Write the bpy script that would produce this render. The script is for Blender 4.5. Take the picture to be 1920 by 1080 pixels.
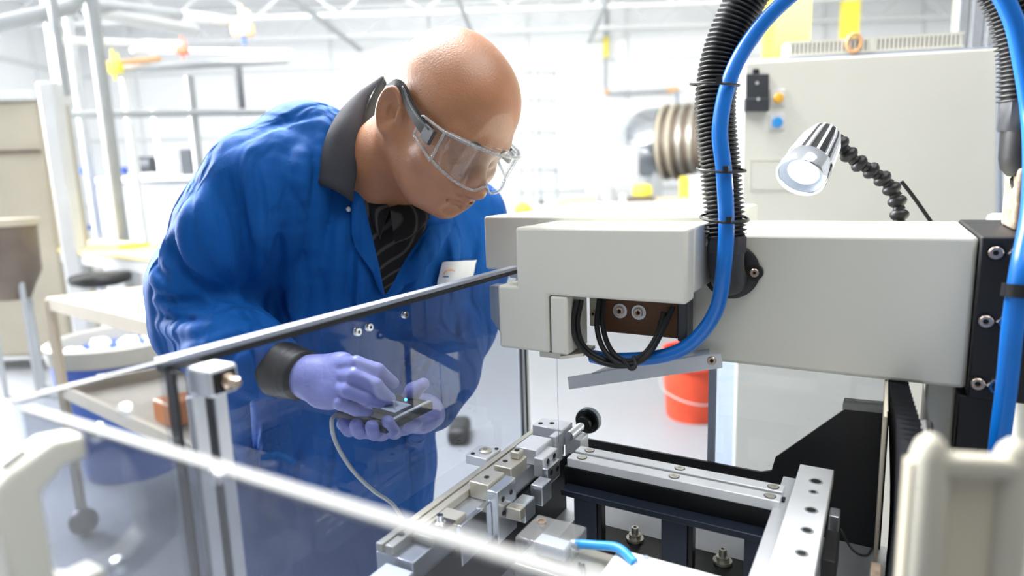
import bpy, bmesh, math, random
import numpy as np
from mathutils import Matrix, Vector
random.seed(4); np.random.seed(4)
for o in list(bpy.data.objects): bpy.data.objects.remove(o)
scn = bpy.context.scene
COL = scn.collection
# ------------------------------------------------------------------ camera
FPX = 1200.0
YAW, PIT, ROL = math.radians(30.5), math.radians(9.55), math.radians(1.9)
CAM = np.array([0, 0, 1.45])
fw = np.array([-math.sin(YAW)*math.cos(PIT), math.cos(YAW)*math.cos(PIT), -math.sin(PIT)])
_r = np.array([math.cos(YAW), math.sin(YAW), 0]); _u = np.cross(_r, fw)
rt = _r*math.cos(ROL) - _u*math.sin(ROL); up = _u*math.cos(ROL) + _r*math.sin(ROL)
cd = bpy.data.cameras.new('camera'); cam = bpy.data.objects.new('camera', cd); COL.objects.link(cam)
cd.sensor_width = 36; cd.lens = 36*FPX/1920; cd.clip_start = .02; cd.clip_end = 100
cam.matrix_world = Matrix(((rt[0], up[0], -fw[0], 0), (rt[1], up[1], -fw[1], 0), (rt[2], up[2], -fw[2], CAM[2]), (0, 0, 0, 1)))
cd.dof.use_dof = True; cd.dof.focus_distance = .84; cd.dof.aperture_fstop = 2.8
scn.camera = cam
scn.view_settings.view_transform = 'Standard'; scn.view_settings.look = 'None'
scn.view_settings.gamma = 1; scn.view_settings.exposure = 0.1; scn.view_settings.use_curve_mapping = False
HF = np.array([-math.sin(YAW), math.cos(YAW), 0]); HR = np.array([math.cos(YAW), math.sin(YAW), 0])
def hall(a, b, z): return HR*a + HF*b + np.array([0, 0, z])      # hall axes: right, forward, height
# ------------------------------------------------------------------ light
w = bpy.data.worlds.new('overcast_sky'); scn.world = w; w.use_nodes = True
w.node_tree.nodes['Background'].inputs[0].default_value = (.93, .97, 1, 1)
w.node_tree.nodes['Background'].inputs[1].default_value = .29
def area(name, loc, tgt, sx, sy, e, col=(1, 1, 1)):
    l = bpy.data.lights.new(name, 'AREA'); l.shape = 'RECTANGLE'; l.size = sx; l.size_y = sy; l.energy = e; l.color = col
    o = bpy.data.objects.new(name, l); COL.objects.link(o); o.location = Vector(loc)
    o.rotation_euler = (Vector(tgt)-Vector(loc)).to_track_quat('-Z', 'Y').to_euler(); return o
area('added_shoulder_light', hall(-1.1, 2.4, 3.8), hall(-.4, 1.1, 1.4), 1.5, 1.5, 400, (1, .99, .97))  # added light out of view, brightens the worker's shoulders from above and behind
area('side_window_daylight', hall(-9.0, 6.0, 3.1), hall(-.4, 1.1, 1.35), 4.0, 2.6, 2700, (.97, .985, 1))
area('ceiling_lamp_row', hall(1.2, -.2, 4.8), hall(.1, .8, 1.0), 3.0, 2.0, 100, (1, .98, .95))
area('added_back_wall_fill', hall(0, 8.5, 4.8), hall(0, 15, 1.8), 14, 4, 1000, (1, 1, 1))  # added fill aimed at the back wall to whiten it; ceiling has no opening
# ------------------------------------------------------------------ helpers
def ray(px, py): return fw + rt*(px-960)/FPX + up*(540-py)/FPX
def at(px, py, d=None, X=None, Y=None, Z=None):                   # photo pixel + a known depth or plane -> point in the place
    v = ray(px, py)
    if X is not None: d = (X-CAM[0])/v[0]
    if Y is not None: d = (Y-CAM[1])/v[1]
    if Z is not None: d = (Z-CAM[2])/v[2]
    return CAM + v*d
V = lambda *a: np.array(a, float)
def nrm(v): v = np.asarray(v, float); return v/max(np.linalg.norm(v), 1e-9)
def lin(c):
    c = np.array(c, float)/255; return tuple(np.where(c <= .04045, c/12.92, ((c+.055)/1.055)**2.4)) + (1,)
def frame(ax):
    a = nrm(ax); t = V(0, 0, 1) if abs(a[2]) < .9 else V(1, 0, 0)
    x = nrm(np.cross(t, a)); return x, np.cross(a, x), a
def spline(P, n=8):
    P = [np.asarray(p, float) for p in P]; P = [2*P[0]-P[1]]+P+[2*P[-1]-P[-2]]; out = []
    for i in range(1, len(P)-2):
        a, b, c, d = P[i-1:i+3]
        for k in range(n):
            t = k/n; out.append(.5*(2*b+(c-a)*t+(2*a-5*b+4*c-d)*t*t+(3*b-a-3*c+d)*t**3))
    out.append(P[-2]); return out
class MB:
    def __init__(s): s.v = []; s.f = []
    def add(s, v, f):
        n = len(s.v); s.v += [tuple(map(float, p)) for p in v]; s.f += [tuple(i+n for i in q) for q in f]; return s
    def box(s, x0, x1, y0, y1, z0, z1):
        return s.add([(x, y, z) for z in (z0, z1) for y in (y0, y1) for x in (x0, x1)],
                     [(0, 2, 3, 1), (4, 5, 7, 6), (0, 1, 5, 4), (2, 6, 7, 3), (0, 4, 6, 2), (1, 3, 7, 5)])
    def obox(s, c, ax, ay, az):                                   # centre and three half-axis vectors
        c, ax, ay, az = map(np.asarray, (c, ax, ay, az))
        if np.dot(np.cross(ax, ay), az) < 0: ax = -ax
        return s.add([c+i*ax+j*ay+k*az for k in (-1, 1) for j in (-1, 1) for i in (-1, 1)],
                     [(0, 2, 3, 1), (4, 5, 7, 6), (0, 1, 5, 4), (2, 6, 7, 3), (0, 4, 6, 2), (1, 3, 7, 5)])
    def bar(s, a, b, w, h, upv=(0, 0, 1)):
        a, b = np.asarray(a, float), np.asarray(b, float); d = nrm(b-a); x = nrm(np.cross(d, upv)); y = np.cross(x, d)
        return s.obox((a+b)/2, x*w/2, (b-a)/2, y*h/2)
    def prism(s, poly, vec):
        P = [np.asarray(p, float) for p in poly]; vec = np.asarray(vec, float); n = len(P)
        nn = sum((np.cross(P[i]-P[0], P[(i+1) % n]-P[0]) for i in range(n)), V(0, 0, 0))
        if np.dot(nn, vec) > 0: P = P[::-1]
        return s.add(P+[p+vec for p in P], [tuple(range(n)), tuple(range(2*n-1, n-1, -1))]+[(i, i+n, (i+1) % n+n, (i+1) % n) for i in range(n)])
    def lathe(s, prof, o, ax, n=32, caps=True):                              # prof: (radius, height along ax)
        x, y, a = frame(ax); o = np.asarray(o, float); v = []; f = []; m = len(prof)
        for r, h in prof:
            for k in range(n):
                t = 2*math.pi*k/n; v.append(o+a*h+r*(x*math.cos(t)+y*math.sin(t)))
        for i in range(m-1):
            for k in range(n): f.append((i*n+k, i*n+(k+1) % n, (i+1)*n+(k+1) % n, (i+1)*n+k))
        if caps and prof[0][0] > 1e-6: f.append(tuple(range(n-1, -1, -1)))
        if caps and prof[-1][0] > 1e-6: f.append(tuple((m-1)*n+k for k in range(n)))
        return s.add(v, f)
    def cyl(s, a, b, r, r2=None, n=24):
        a, b = np.asarray(a, float), np.asarray(b, float); return s.lathe([(r, 0), (r if r2 is None else r2, np.linalg.norm(b-a))], a, b-a, n)
    def ball(s, c, r, n=16, rad=(1, 1, 1)):
        k = n//2; t = MB().lathe([(max(r*math.sin(math.pi*i/k), 1e-7), -r*math.cos(math.pi*i/k)) for i in range(k+1)], (0, 0, 0), (0, 0, 1), n)
        return s.add([np.asarray(c)+V(p[0]*rad[0], p[1]*rad[1], p[2]*rad[2]) for p in t.v], t.f)
    def tube(s, pts, r, n=12, caps=True):
        pts = [np.asarray(p, float) for p in pts]; m = len(pts); R = r if hasattr(r, '__len__') else [r]*m
        T = [nrm(pts[min(i+1, m-1)]-pts[max(i-1, 0)]) for i in range(m)]; x, y, _ = frame(T[0]); v = []; f = []
        for i in range(m):
            x = nrm(x-T[i]*np.dot(x, T[i])); y = np.cross(T[i], x)
            for k in range(n):
                t = 2*math.pi*k/n; v.append(pts[i]+R[i]*(x*math.cos(t)+y*math.sin(t)))
        for i in range(m-1):
            for k in range(n): f.append((i*n+k, i*n+(k+1) % n, (i+1)*n+(k+1) % n, (i+1)*n+k))
        if caps: f += [tuple(range(n-1, -1, -1)), tuple((m-1)*n+k for k in range(n))]
        return s.add(v, f)
    def build(s, name, m, parent=None, bevel=0, seg=2, ang=35, smooth=True): return mk(name, s.v, s.f, m, parent, bevel, seg, ang, smooth)
WL = {}                                                            # world location of every object
def mk(name, v, f, m, parent=None, bevel=0, seg=2, ang=35, smooth=True):
    v = np.array(v, float); lo, hi = v.min(0), v.max(0); base = V((lo[0]+hi[0])/2, (lo[1]+hi[1])/2, lo[2])
    me = bpy.data.meshes.new(name); me.from_pydata((v-base).tolist(), [], [tuple(map(int, q)) for q in f]); me.update()
    if m is not None: me.materials.append(m)
    if smooth:
        me.shade_smooth()
        if ang < 180: me.set_sharp_from_angle(angle=math.radians(ang))
    o = bpy.data.objects.new(name, me); COL.objects.link(o)
    if bevel:
        b = o.modifiers.new('bevel', 'BEVEL'); b.width = bevel; b.segments = seg; b.limit_method = 'ANGLE'; b.angle_limit = math.radians(40); b.harden_normals = False
    put(o, base, parent); return o
def put(o, base, parent=None):
    WL[o.name] = np.array(base, float)
    if parent is not None: o.parent = parent; o.location = Vector(base-WL[parent.name])
    else: o.location = Vector(base)
def thing(name, label, cat, loc, group=None):
    o = bpy.data.objects.new(name, None); o.empty_display_size = .05; COL.objects.link(o); put(o, np.asarray(loc, float)); return tag(o, label, cat, group)
def tag(o, label, cat, group=None):
    o['label'] = label; o['category'] = cat
    if group: o['group'] = group
    return o
def struct(o): o['kind'] = 'structure'; return o
def clone(src, off, parent):                                       # a copy of an alike piece, shifted
    c = src.copy(); COL.objects.link(c); put(c, WL[src.name]+np.asarray(off, float), parent); return c
# ------------------------------------------------------------------ materials
def mat(name, col, rough=.5, metal=0, var=.06, vs=6, bump=0, bs=80, spec=.5, **kw):
    m = bpy.data.materials.new(name); m.use_nodes = True; nt = m.node_tree; b = nt.nodes['Principled BSDF']
    b.inputs['Roughness'].default_value = rough; b.inputs['Metallic'].default_value = metal; b.inputs['Specular IOR Level'].default_value = spec
    for k, v in kw.items(): b.inputs[k.replace('_', ' ')].default_value = v
    tc = nt.nodes.new('ShaderNodeTexCoord'); c = lin(col)
    n = nt.nodes.new('ShaderNodeTexNoise'); n.inputs['Scale'].default_value = vs; n.inputs['Detail'].default_value = 4
    nt.links.new(tc.outputs['Object'], n.inputs['Vector'])
    r = nt.nodes.new('ShaderNodeValToRGB'); r.color_ramp.elements[0].position = .3; r.color_ramp.elements[1].position = .7
    r.color_ramp.elements[0].color = tuple(x*(1-var) for x in c[:3])+(1,); r.color_ramp.elements[1].color = tuple(min(1, x*(1+var)) for x in c[:3])+(1,)
    nt.links.new(n.outputs[0], r.inputs[0]); nt.links.new(r.outputs[0], b.inputs['Base Color'])
    if bump:
        n2 = nt.nodes.new('ShaderNodeTexNoise'); n2.inputs['Scale'].default_value = bs; n2.inputs['Detail'].default_value = 3
        nt.links.new(tc.outputs['Object'], n2.inputs['Vector'])
        bp = nt.nodes.new('ShaderNodeBump'); bp.inputs['Strength'].default_value = bump; bp.inputs['Distance'].default_value = .002
        nt.links.new(n2.outputs[0], bp.inputs['Height']); nt.links.new(bp.outputs[0], b.inputs['Normal'])
    return m
def glass(name, tint, ior=1.49, dust=.03, rough=.0):
    m = bpy.data.materials.new(name); m.use_nodes = True; nt = m.node_tree; nt.nodes.clear()
    out = nt.nodes.new('ShaderNodeOutputMaterial'); tr = nt.nodes.new('ShaderNodeBsdfTransparent'); gl = nt.nodes.new('ShaderNodeBsdfGlossy')
    df = nt.nodes.new('ShaderNodeBsdfDiffuse'); fr = nt.nodes.new('ShaderNodeFresnel'); a = nt.nodes.new('ShaderNodeMixShader'); b = nt.nodes.new('ShaderNodeMixShader')
    tr.inputs[0].default_value = tint+(1,); gl.inputs['Roughness'].default_value = rough; fr.inputs[0].default_value = ior
    no = nt.nodes.new('ShaderNodeTexNoise'); no.inputs['Scale'].default_value = 40; mu = nt.nodes.new('ShaderNodeMath'); mu.operation = 'MULTIPLY'; mu.inputs[1].default_value = dust*2
    nt.links.new(no.outputs[0], mu.inputs[0]); nt.links.new(mu.outputs[0], a.inputs[0]); nt.links.new(tr.outputs[0], a.inputs[1]); nt.links.new(df.outputs[0], a.inputs[2])
    geo = nt.nodes.new('ShaderNodeNewGeometry'); inv = nt.nodes.new('ShaderNodeMath'); inv.operation = 'SUBTRACT'; inv.inputs[0].default_value = 1
    m2 = nt.nodes.new('ShaderNodeMath'); m2.operation = 'MULTIPLY'                     # reflect on the outer faces only
    nt.links.new(geo.outputs['Backfacing'], inv.inputs[1]); nt.links.new(inv.outputs[0], m2.inputs[0]); nt.links.new(fr.outputs[0], m2.inputs[1])
    nt.links.new(m2.outputs[0], b.inputs[0]); nt.links.new(a.outputs[0], b.inputs[1]); nt.links.new(gl.outputs[0], b.inputs[2]); nt.links.new(b.outputs[0], out.inputs[0])
    return m
def emit(name, col, st):
    m = bpy.data.materials.new(name); m.use_nodes = True; b = m.node_tree.nodes['Principled BSDF']
    b.inputs['Base Color'].default_value = lin(col); b.inputs['Emission Color'].default_value = lin(col); b.inputs['Emission Strength'].default_value = st; return m
M = dict(
    wall=mat('white_wall_paint', (240, 242, 243), .8, var=.02, vs=.5), ceil=mat('white_ceiling_paint', (240, 241, 242), .8, var=.02, vs=.5),
    floor=mat('grey_floor_paint', (138, 141, 146), .5, var=.05, vs=1.2), steelwhite=mat('white_painted_steel', (224, 226, 226), .5, var=.03),
    greypipe=mat('grey_galvanised_pipe', (176, 180, 182), .45, .2), beige=mat('machine_beige_paint', (216, 215, 204), .42, var=.015, vs=4, bump=.05, bs=500),
    cabinet=mat('cabinet_beige_paint', (224, 223, 213), .5, var=.015), black=mat('black_powder_coat', (18, 19, 22), .5, var=.2, bump=.1, bs=300),
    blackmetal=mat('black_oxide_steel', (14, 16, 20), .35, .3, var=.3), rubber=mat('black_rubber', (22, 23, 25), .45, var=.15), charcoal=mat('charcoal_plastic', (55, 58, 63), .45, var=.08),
    steel=mat('ground_steel', (210, 215, 222), .28, .9, var=.1, vs=30, bump=.05, bs=400), steelwarm=mat('tool_steel', (206, 202, 190), .34, .75, var=.12, vs=25, bump=.05, bs=300),
    alu=mat('matt_aluminium', (218, 221, 226), .4, .55, var=.06, vs=20), screw=mat('zinc_screw', (205, 185, 165), .3, 1, var=.15, vs=60), chrome=mat('polished_steel', (225, 228, 232), .12, 1, var=.03),
    hole=mat('bore_shade_black', (12, 12, 13), .7, var=.1), bluehose=mat('blue_polyurethane_hose', (8, 110, 202), .3, var=.05, vs=30), bluetube=mat('light_blue_tube', (60, 160, 235), .3, var=.05),  # hole: near-black stands in for shade in bores, slots and openings; studs share it
    brown=mat('brown_phenolic_block', (92, 58, 32), .55, var=.1), rust=mat('rusty_painted_steel', (158, 140, 122), .6, var=.45, vs=90), bellow=mat('grey_black_bellows_rubber', (52, 54, 58), .35, var=.15, vs=40), rail=mat('pale_ground_rail', (228, 230, 233), .38, .3, var=.04, vs=20), cover=mat('cover_beige_paint', (178, 174, 160), .5, var=.02), legsteel=mat('lit_blue_black_steel', (40, 48, 62), .3, .4, var=.15), orange=mat('orange_red_plastic', (232, 84, 52), .45, var=.15, vs=5),
    yellow=mat('yellow_paint', (243, 226, 80), .55, var=.05), binblue=mat('blue_bin_plastic', (45, 100, 190), .45, var=.08), bingrey=mat('grey_bin_rim', (150, 150, 145), .5), paper=mat('white_paper', (225, 226, 228), .8, var=.08, vs=12),
    cartbeige=mat('cart_beige_paint', (188, 178, 160), .5, var=.05), woodtop=mat('pale_yellow_worktop', (244, 226, 160), .5, var=.04), stoolblack=mat('black_vinyl', (38, 38, 38), .45), tan=mat('tan_machine_paint', (188, 180, 160), .5, var=.06, vs=3),
    darktan=mat('dark_stained_metal', (120, 108, 96), .5, .3, var=.2, vs=4), blue=mat('blue_machine_paint', (48, 84, 170), .5), copper=mat('orange_hoist_paint', (232, 180, 130), .5), red=mat('red_paint', (225, 80, 50), .5),
    bluegrey=mat('blue_grey_enamel', (150, 160, 176), .45, var=.04), grey=mat('grey_board', (176, 178, 182), .6, var=.03), cardboard=mat('cardboard', (228, 205, 165), .75), green=mat('navy_trouser_cloth', (20, 28, 50), .8),
    panel=glass('smoked_acrylic', (.64, .66, .70), 1.5, .03), panelfar=glass('light_smoked_acrylic', (.83, .85, .885), 1.5, .008), clear=glass('clear_acrylic', (.90, .93, .96), 1.49, .16), lens=glass('clear_polycarbonate', (.94, .955, .96), 1.75, .02), lensedge=glass('clear_lens_rim', (.75, .77, .80), 1.9, .25),
    yellowbutton=mat('amber_button_plastic', (238, 182, 70), .4), orangebin=mat('orange_bin_plastic', (225, 140, 70), .5),
    trim=mat('anodised_trim', (150, 156, 168), .45, .4),
    edge=mat('frosted_acrylic_edge', (138, 139, 138), .7, var=.05), glow=emit('led_white', (225, 236, 255), 2.2), led=emit('led_blue', (60, 150, 255), 4), window=emit('bright_window_pane', (250, 252, 255), 1.0),
)
# ------------------------------------------------------------------ the hall
def hbox(a0, a1, b0, b1, z0, z1, mb=None):
    mb = mb or MB(); return mb.obox(hall((a0+a1)/2, (b0+b1)/2, (z0+z1)/2), HR*(a1-a0)/2, HF*(b1-b0)/2, V(0, 0, (z1-z0)/2))
BW = 15.0; LW = -9.5; RW = 10.0; CZ = 5.2
struct(hbox(LW-.2, RW+.2, -3, BW+.2, -.2, 0).build('floor', M['floor']))
wb = struct(hbox(LW, RW, BW, BW+.2, 0, CZ).build('wall_back', M['wall']))
wl = struct(hbox(LW-.2, LW, -3, BW+.2, 0, CZ).build('wall_left', M['wall']))
struct(hbox(RW, RW+.2, -3, BW+.2, 0, CZ).build('wall_right', M['wall']))
ce = struct(hbox(LW-.2, RW+.2, -3, BW+.2, CZ, CZ+.2).build('ceiling', M['ceil']))
# wall girts, panel joints and roof trusses that show as pale lines
for z in (1.15, 2.6, 4.0):
    hbox(LW, RW, BW-.06, BW, z, z+.07).build('girt', M['steelwhite'], wb, .01)
    hbox(LW, LW+.06, 4, BW-.06, z, z+.07).build('girt', M['steelwhite'], wl, .01)
for k in range(9):
    a = LW+1.2+k*2.2; hbox(a, a+.05, BW-.05, BW, 0, CZ).build('panel_joint', M['steelwhite'], wb)
for k in range(6):
    b = 5+k*1.7; hbox(LW, LW+.05, b, b+.05, 0, CZ).build('panel_joint', M['steelwhite'], wl)
for k in range(4):
    b = 9.0+k*1.75; t = thing('roof_truss', ['white steel roof truss nearest, crossing at the top edge', 'white steel roof truss, second from the front', 'white steel roof truss, third from the front', 'white steel roof truss against the back wall'][k], 'truss', hall(0, b, 4.55), 'roof trusses')
    hbox(LW, RW, b-.04, b+.04, 4.52, 4.6).build('bottom_chord', M['steelwhite'], t); hbox(LW, RW, b-.04, b+.04, 5.1, 5.19).build('top_chord', M['steelwhite'], t)
    for j in range(12):
        a = LW+.3+j*1.55
        for s_ in (0, 1): MB().bar(hall(a+s_*.77, b, 4.56 if s_ == 0 else 5.15), hall(a+.77+s_*.77, b, 5.15 if s_ == 0 else 4.56), .04, .04).build('web_bar', M['steelwhite'], t)
for k, (a, lab) in enumerate(((-3.2, 'long pale ceiling pipe running above the worker'), (-.6, 'long pale ceiling pipe right of the worker'), (1.9, 'long pale ceiling pipe above the arm'))):
    tag(MB().tube([hall(a-.4, 4, 4.42), hall(a, BW-.1, 4.42)], .05, 10).build('ceiling_pipe', M['greypipe']), lab, 'pipe', 'ceiling pipes')

w1 = struct(hbox(LW-.02, LW+.05, 3.9, 8.1, 1.7, 4.5).build('window_1', M['steelwhite'], None, .01))
for k in range(3): hbox(LW+.051, LW+.06, 4.05+k*1.35, 5.25+k*1.35, 1.85, 4.35).build('pane', M['window'], w1)
# ------------------------------------------------------------------ the machine
def screw(parent, c, ax, r=.006, h=.004, m='screw', name='screw', hexr=None):
    ax = nrm(ax); c = np.asarray(c, float)
    o = MB().lathe([(r, 0), (r, h*.75), (r*.86, h), (r*.5, h), (r*.5, h*.35), (1e-7, h*.35)], c, ax, 20).build(name, M[m], parent)
    if hexr: MB().lathe([(hexr, 0), (hexr, h*.4)], c, ax, 6).build('socket', M['hole'], o)
    return o
# base, tank floor and rear column
t = thing('machine_cabinet', 'beige machine bed cabinet under the work tank', 'machine cabinet', (-.1, .5, 0))
MB().box(-.46, .115, .13, .86, .02, .975).build('body', M['beige'], t, .01); MB().box(-.44, .105, .15, .84, 0, .02).build('plinth', M['black'], t)
MB().box(-.455, .113, .17, .85, .975, .99).build('tank_floor', M['alu'], t)
# beam
arm = thing('overhead_beam', 'long beige machine beam with black end plate and screws', 'beam', (-.05, .92, 1.21))
MB().box(-.21, .083, .81, 1.04, 1.213, 1.377).build('beam', M['beige'], arm, .005, 3)
pl = MB().box(.0835, .16, .800, 1.05, 1.207, 1.378).build('end_plate', M['black'], arm, .002)
for z, x in ((1.362, .0965), (1.291, .0935), (1.224, .0915)):
    s_ = MB().lathe([(.0085, 0), (.0085, .0012), (.0072, .0012)], (x, .8, z), (0, -1, 0), 24).build('counterbore', M['blackmetal'], pl)
    screw(pl, (x, .7995, z), (0, -1, 0), .0065, .004, 'screw', 'socket_screw', .0028)
for z, x in ((1.362, .114), (1.292, .110), (1.224, .107)):
    n_ = MB().lathe([(.009, 0), (.009, .005), (.0075, .007), (.005, .007), (.005, .002), (1e-7, .002)], (x, .8, z), (0, -1, 0), 6).build('hex_nut', M['chrome'], pl)
    MB().cyl((x, .7975, z), (x, .7925, z), .0042, n=14).build('stud', M['hole'], n_)
MB().box(.077, .12, .81, .90, 1.13, 1.206).build('bearing_block', M['black'], arm, .002)
mc = thing('machine_column', 'beige machine column carrying the beam at the right edge', 'column', (.33, 1.1, 0))
MB().box(.1605, .55, .83, 1.5, .0, 1.36).build('body', M['beige'], mc, .01); MB().box(.16, .3, .80, .829, 1.0, 1.36).build('face_plate', M['bluegrey'], mc, .003)
tag(MB().box(.048, .076, .83, .85, .99, 1.2125).build('support_strut', M['beige'], None, .003), 'slim beige strut under the beam right of the bellows', 'strut')
rb = tag(MB().box(.118, .2, .87, .96, 1.3785, 1.445).build('clamp_block', M['rust'], None, .003), 'rust-stained grey steel block on the beam end', 'metal block')
# head cover: stepped casting made of thick covers
hd = thing('spindle_unit', 'stepped beige machine head cover in front of the beam', 'spindle unit', (-.33, .8, 1.235))
def xz(*p): return [V(x, .694, z) for x, z in p]
MB().prism(xz((-.402, 1.392), (-.186, 1.392), (-.186, 1.308), (-.358, 1.308), (-.358, 1.234), (-.431, 1.234), (-.431, 1.317), (-.402, 1.317)), (0, .030, 0)).build('front_cover', M['beige'], hd, .004, 3)
MB().box(-.402, -.186, .724, .811, 1.315, 1.3919).build('upper_cover', M['beige'], hd, .004, 3)
MB().box(-.431, -.366, .7245, .80, 1.234, 1.316).build('spindle_cover', M['beige'], hd, .003)
MB().box(-.3555, -.332, .694, .757, 1.234, 1.3075).build('side_cover', M['beige'], hd, .003)
MB().box(-.3578, -.3557, .700, .75, 1.236, 1.307).build('slot', M['hole'], hd)
MB().box(-.524, -.187, .812, 1.13, 1.318, 1.398).build('rear_cover', M['beige'], hd, .004, 3)
MB().box(-.475, -.404, .80, .811, 1.309, 1.317).build('clip', M['alu'], hd, .001)
br = MB().box(-.318, -.215, .765, .79, 1.250, 1.314).build('terminal_block', M['brown'], hd, .002)
for x in (-.290, -.265): 
    w_ = MB().lathe([(.0095, 0), (.0095, .002), (.006, .002)], (x, .765, 1.280), (0, -1, 0), 24).build('washer', M['alu'], br)
    screw(br, (x, .7635, 1.280), (0, -1, 0), .0062, .004, 'screw', 'socket_screw', .0028)
MB().box(-.330, -.319, .758, .785, 1.258, 1.314).build('connector', M['steelwarm'], hd, .001); screw(hd, (-.3245, .758, 1.275), (0, -1, 0), .0045, .003, 'screw', 'socket_screw', .002)
MB().box(-.2148, -.203, .76, .79, 1.248, 1.30).build('terminal', M['charcoal'], hd, .002)
MB().box(-.375, -.345, .70, .74, 1.226, 1.2335).build('nozzle_plate', M['steelwarm'], hd, .001); MB().prism([(-.345, .70, 1.226), (-.32, .715, 1.229), (-.315, .74, 1.2335), (-.345, .74, 1.2335)], (0, 0, .004)).build('nozzle_wing', M['steelwarm'], hd)
MB().cyl((-.36, .72, 1.226), (-.36, .72, 1.105), .0004, n=6).build('wire', M['steel'], hd)
# black cable loops below the head
def cab(P, r): return [at(x, y, Y=Y_) for x, y, Y_ in P]
loops = [((1082, 562, .712), (1074, 610, .708), (1088, 650, .712), (1130, 680, .72), (1185, 684, .72), (1225, 650, .735), (1250, 600, .75), (1262, 575, .76)),
         ((1124, 560, .75), (1119, 610, .735), (1132, 655, .725), (1165, 683, .718), (1205, 675, .725), (1232, 640, .738), (1250, 595, .752)),
         ((1132, 560, .752), (1130, 610, .738), (1145, 655, .728), (1175, 678, .722), (1210, 662, .732), (1236, 620, .745), (1245, 585, .756)),
         ((1090, 562, .720), (1083, 612, .716), (1100, 655, .718), (1150, 680, .727), (1195, 678, .728), (1228, 645, .742), (1240, 600, .757))]
labs = ['thin black cable, outermost loop hanging under the machine head', 'black cable looping down from the middle of the head', 'black cable, innermost loop under the machine head', 'black cable looping just inside the outermost loop']
for L, lb in zip(loops, labs): tag(MB().tube(spline(cab(L, 0), 8), .0034, 10).build('cable', M['rubber']), lb, 'cable', 'cables under the head')
tag(MB().tube(spline([at(1168, 672, Y=.715), at(1182, 692, Y=.712), at(1192, 686, Y=.712), at(1188, 668, Y=.72)], 5), .0022, 8).build('cable_tie', M['rubber']), 'small black tie around the cables under the head', 'cable tie')
# bracket arm under the beam
bk = thing('bracket_arm', 'flat angled grey bracket screwed under the beam', 'bracket', (-.25, .79, 1.17))
A, B = at(1340, 682, Y=.792), at(1066, 720, Y=.76)
MB().prism([at(1352, 664, Y=.79), at(1354, 690, Y=.79), at(1067, 730, Y=.76), at(1064, 707, Y=.76), at(1330, 664, Y=.79)], (0, .003, 0)).build('strip', M['alu'], bk)
MB().prism([at(1110, 702, Y=.765), at(1330, 664, Y=.79), at(1330, 640, Y=.86), at(1150, 683, Y=.86)], (0, 0, .002)).build('flange', M['bluegrey'], bk)
screw(bk, at(1335, 676, Y=.789), (0, -1, 0), .0055, .003, 'screw', 'socket_screw', .0025)
# conduit gland, corrugated conduit, blue hose
gl = thing('conduit_gland', 'round black flange gland bolted to the beam face', 'gland', (-.163, .80, 1.30))
c0 = at(1371, 508, Y=.8095)
MB().lathe([(.034, 0), (.034, .004), (.031, .006), (.02, .006)], c0, (0, -1, 0), 40).build('flange', M['rubber'], gl)
for dx in (-.0285, .0285): 
    MB().cyl(c0+V(dx, 0, 0), c0+V(dx, -.007, 0), .0095, n=20).build('ear', M['rubber'], gl); screw(gl, c0+V(dx, -.007, 0), (0, -1, 0), .0052, .004, 'screw', 'screw', .002)
MB().tube(spline([c0+V(0, -.004, -.008), c0+V(0, -.018, -.006), c0+V(0, -.030, .012), c0+V(0, -.030, .035)], 6), .0205, 24).build('elbow', M['charcoal'], gl)
MB().lathe([(.0215, 0), (.0225, .002), (.0225, .02), (.0205, .022)], c0+V(0, -.030, .026), (0, 0, 1), 8).build('lock_nut', M['charcoal'], gl)
def corr(P, r, name, label, n=200):
    pts = spline(P, 60); L = [0]
    for a, b in zip(pts, pts[1:]): L.append(L[-1]+np.linalg.norm(b-a))
    L = np.array(L); A_ = np.array(pts); tot = L[-1]; pit = .0052; m = int(tot/pit*6); s = np.linspace(0, tot, m)
    Q = np.stack([np.interp(s, L, A_[:, i]) for i in range(3)], 1); ph = (s/pit) % 1
    R = r*(.90+.10*np.clip(1.6*np.cos(2*math.pi*ph)+.3, -1, 1)); return tag(MB().tube(list(Q), list(R), 20).build(name, M['rubber'], ang=180), label, 'conduit')
g1 = c0+V(0, -.030, .046)
arch = [g1, at(1352, 330, Y=.783), at(1341, 200, Y=.79), at(1358, 90, Y=.80), at(1410, -20, Y=.81), at(1500, -130, Y=.825), at(1640, -190, Y=.845), at(1780, -140, Y=.865), at(1880, -20, Y=.88), at(1915, 90, Y=.89), at(1918, 190, Y=.895)]
corr(arch, .0235, 'corrugated_conduit', 'thick black corrugated conduit arching up from the beam')
hp = [at(1110, 668, Y=.74), at(1150, 674, Y=.735), at(1240, 668, Y=.745), at(1300, 640, Y=.755), at(1343, 580, Y=.755), at(1357, 500, Y=.748), at(1362, 420, Y=.75), at(1357, 320, Y=.752), at(1350, 240, Y=.756), at(1368, 150, Y=.768), at(1410, 70, Y=.785), at(1480, -5, Y=.795), at(1600, -90, Y=.81), at(1740, -100, Y=.83), at(1850, -40, Y=.85), at(1895, 25, Y=.855), at(1917, 110, Y=.86), at(1935, 240, Y=.86), at(1935, 380, Y=.80), at(1915, 500, Y=.745), at(1900, 600, Y=.74), at(1888, 720, Y=.74), at(1872, 850, Y=.74), at(1862, 1000, Y=.75)]
tag(MB().tube(spline(hp, 10), .0088, 16).build('air_hose', M['bluehose'], ang=180), 'bright blue hose running along the black conduit', 'hose')
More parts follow.
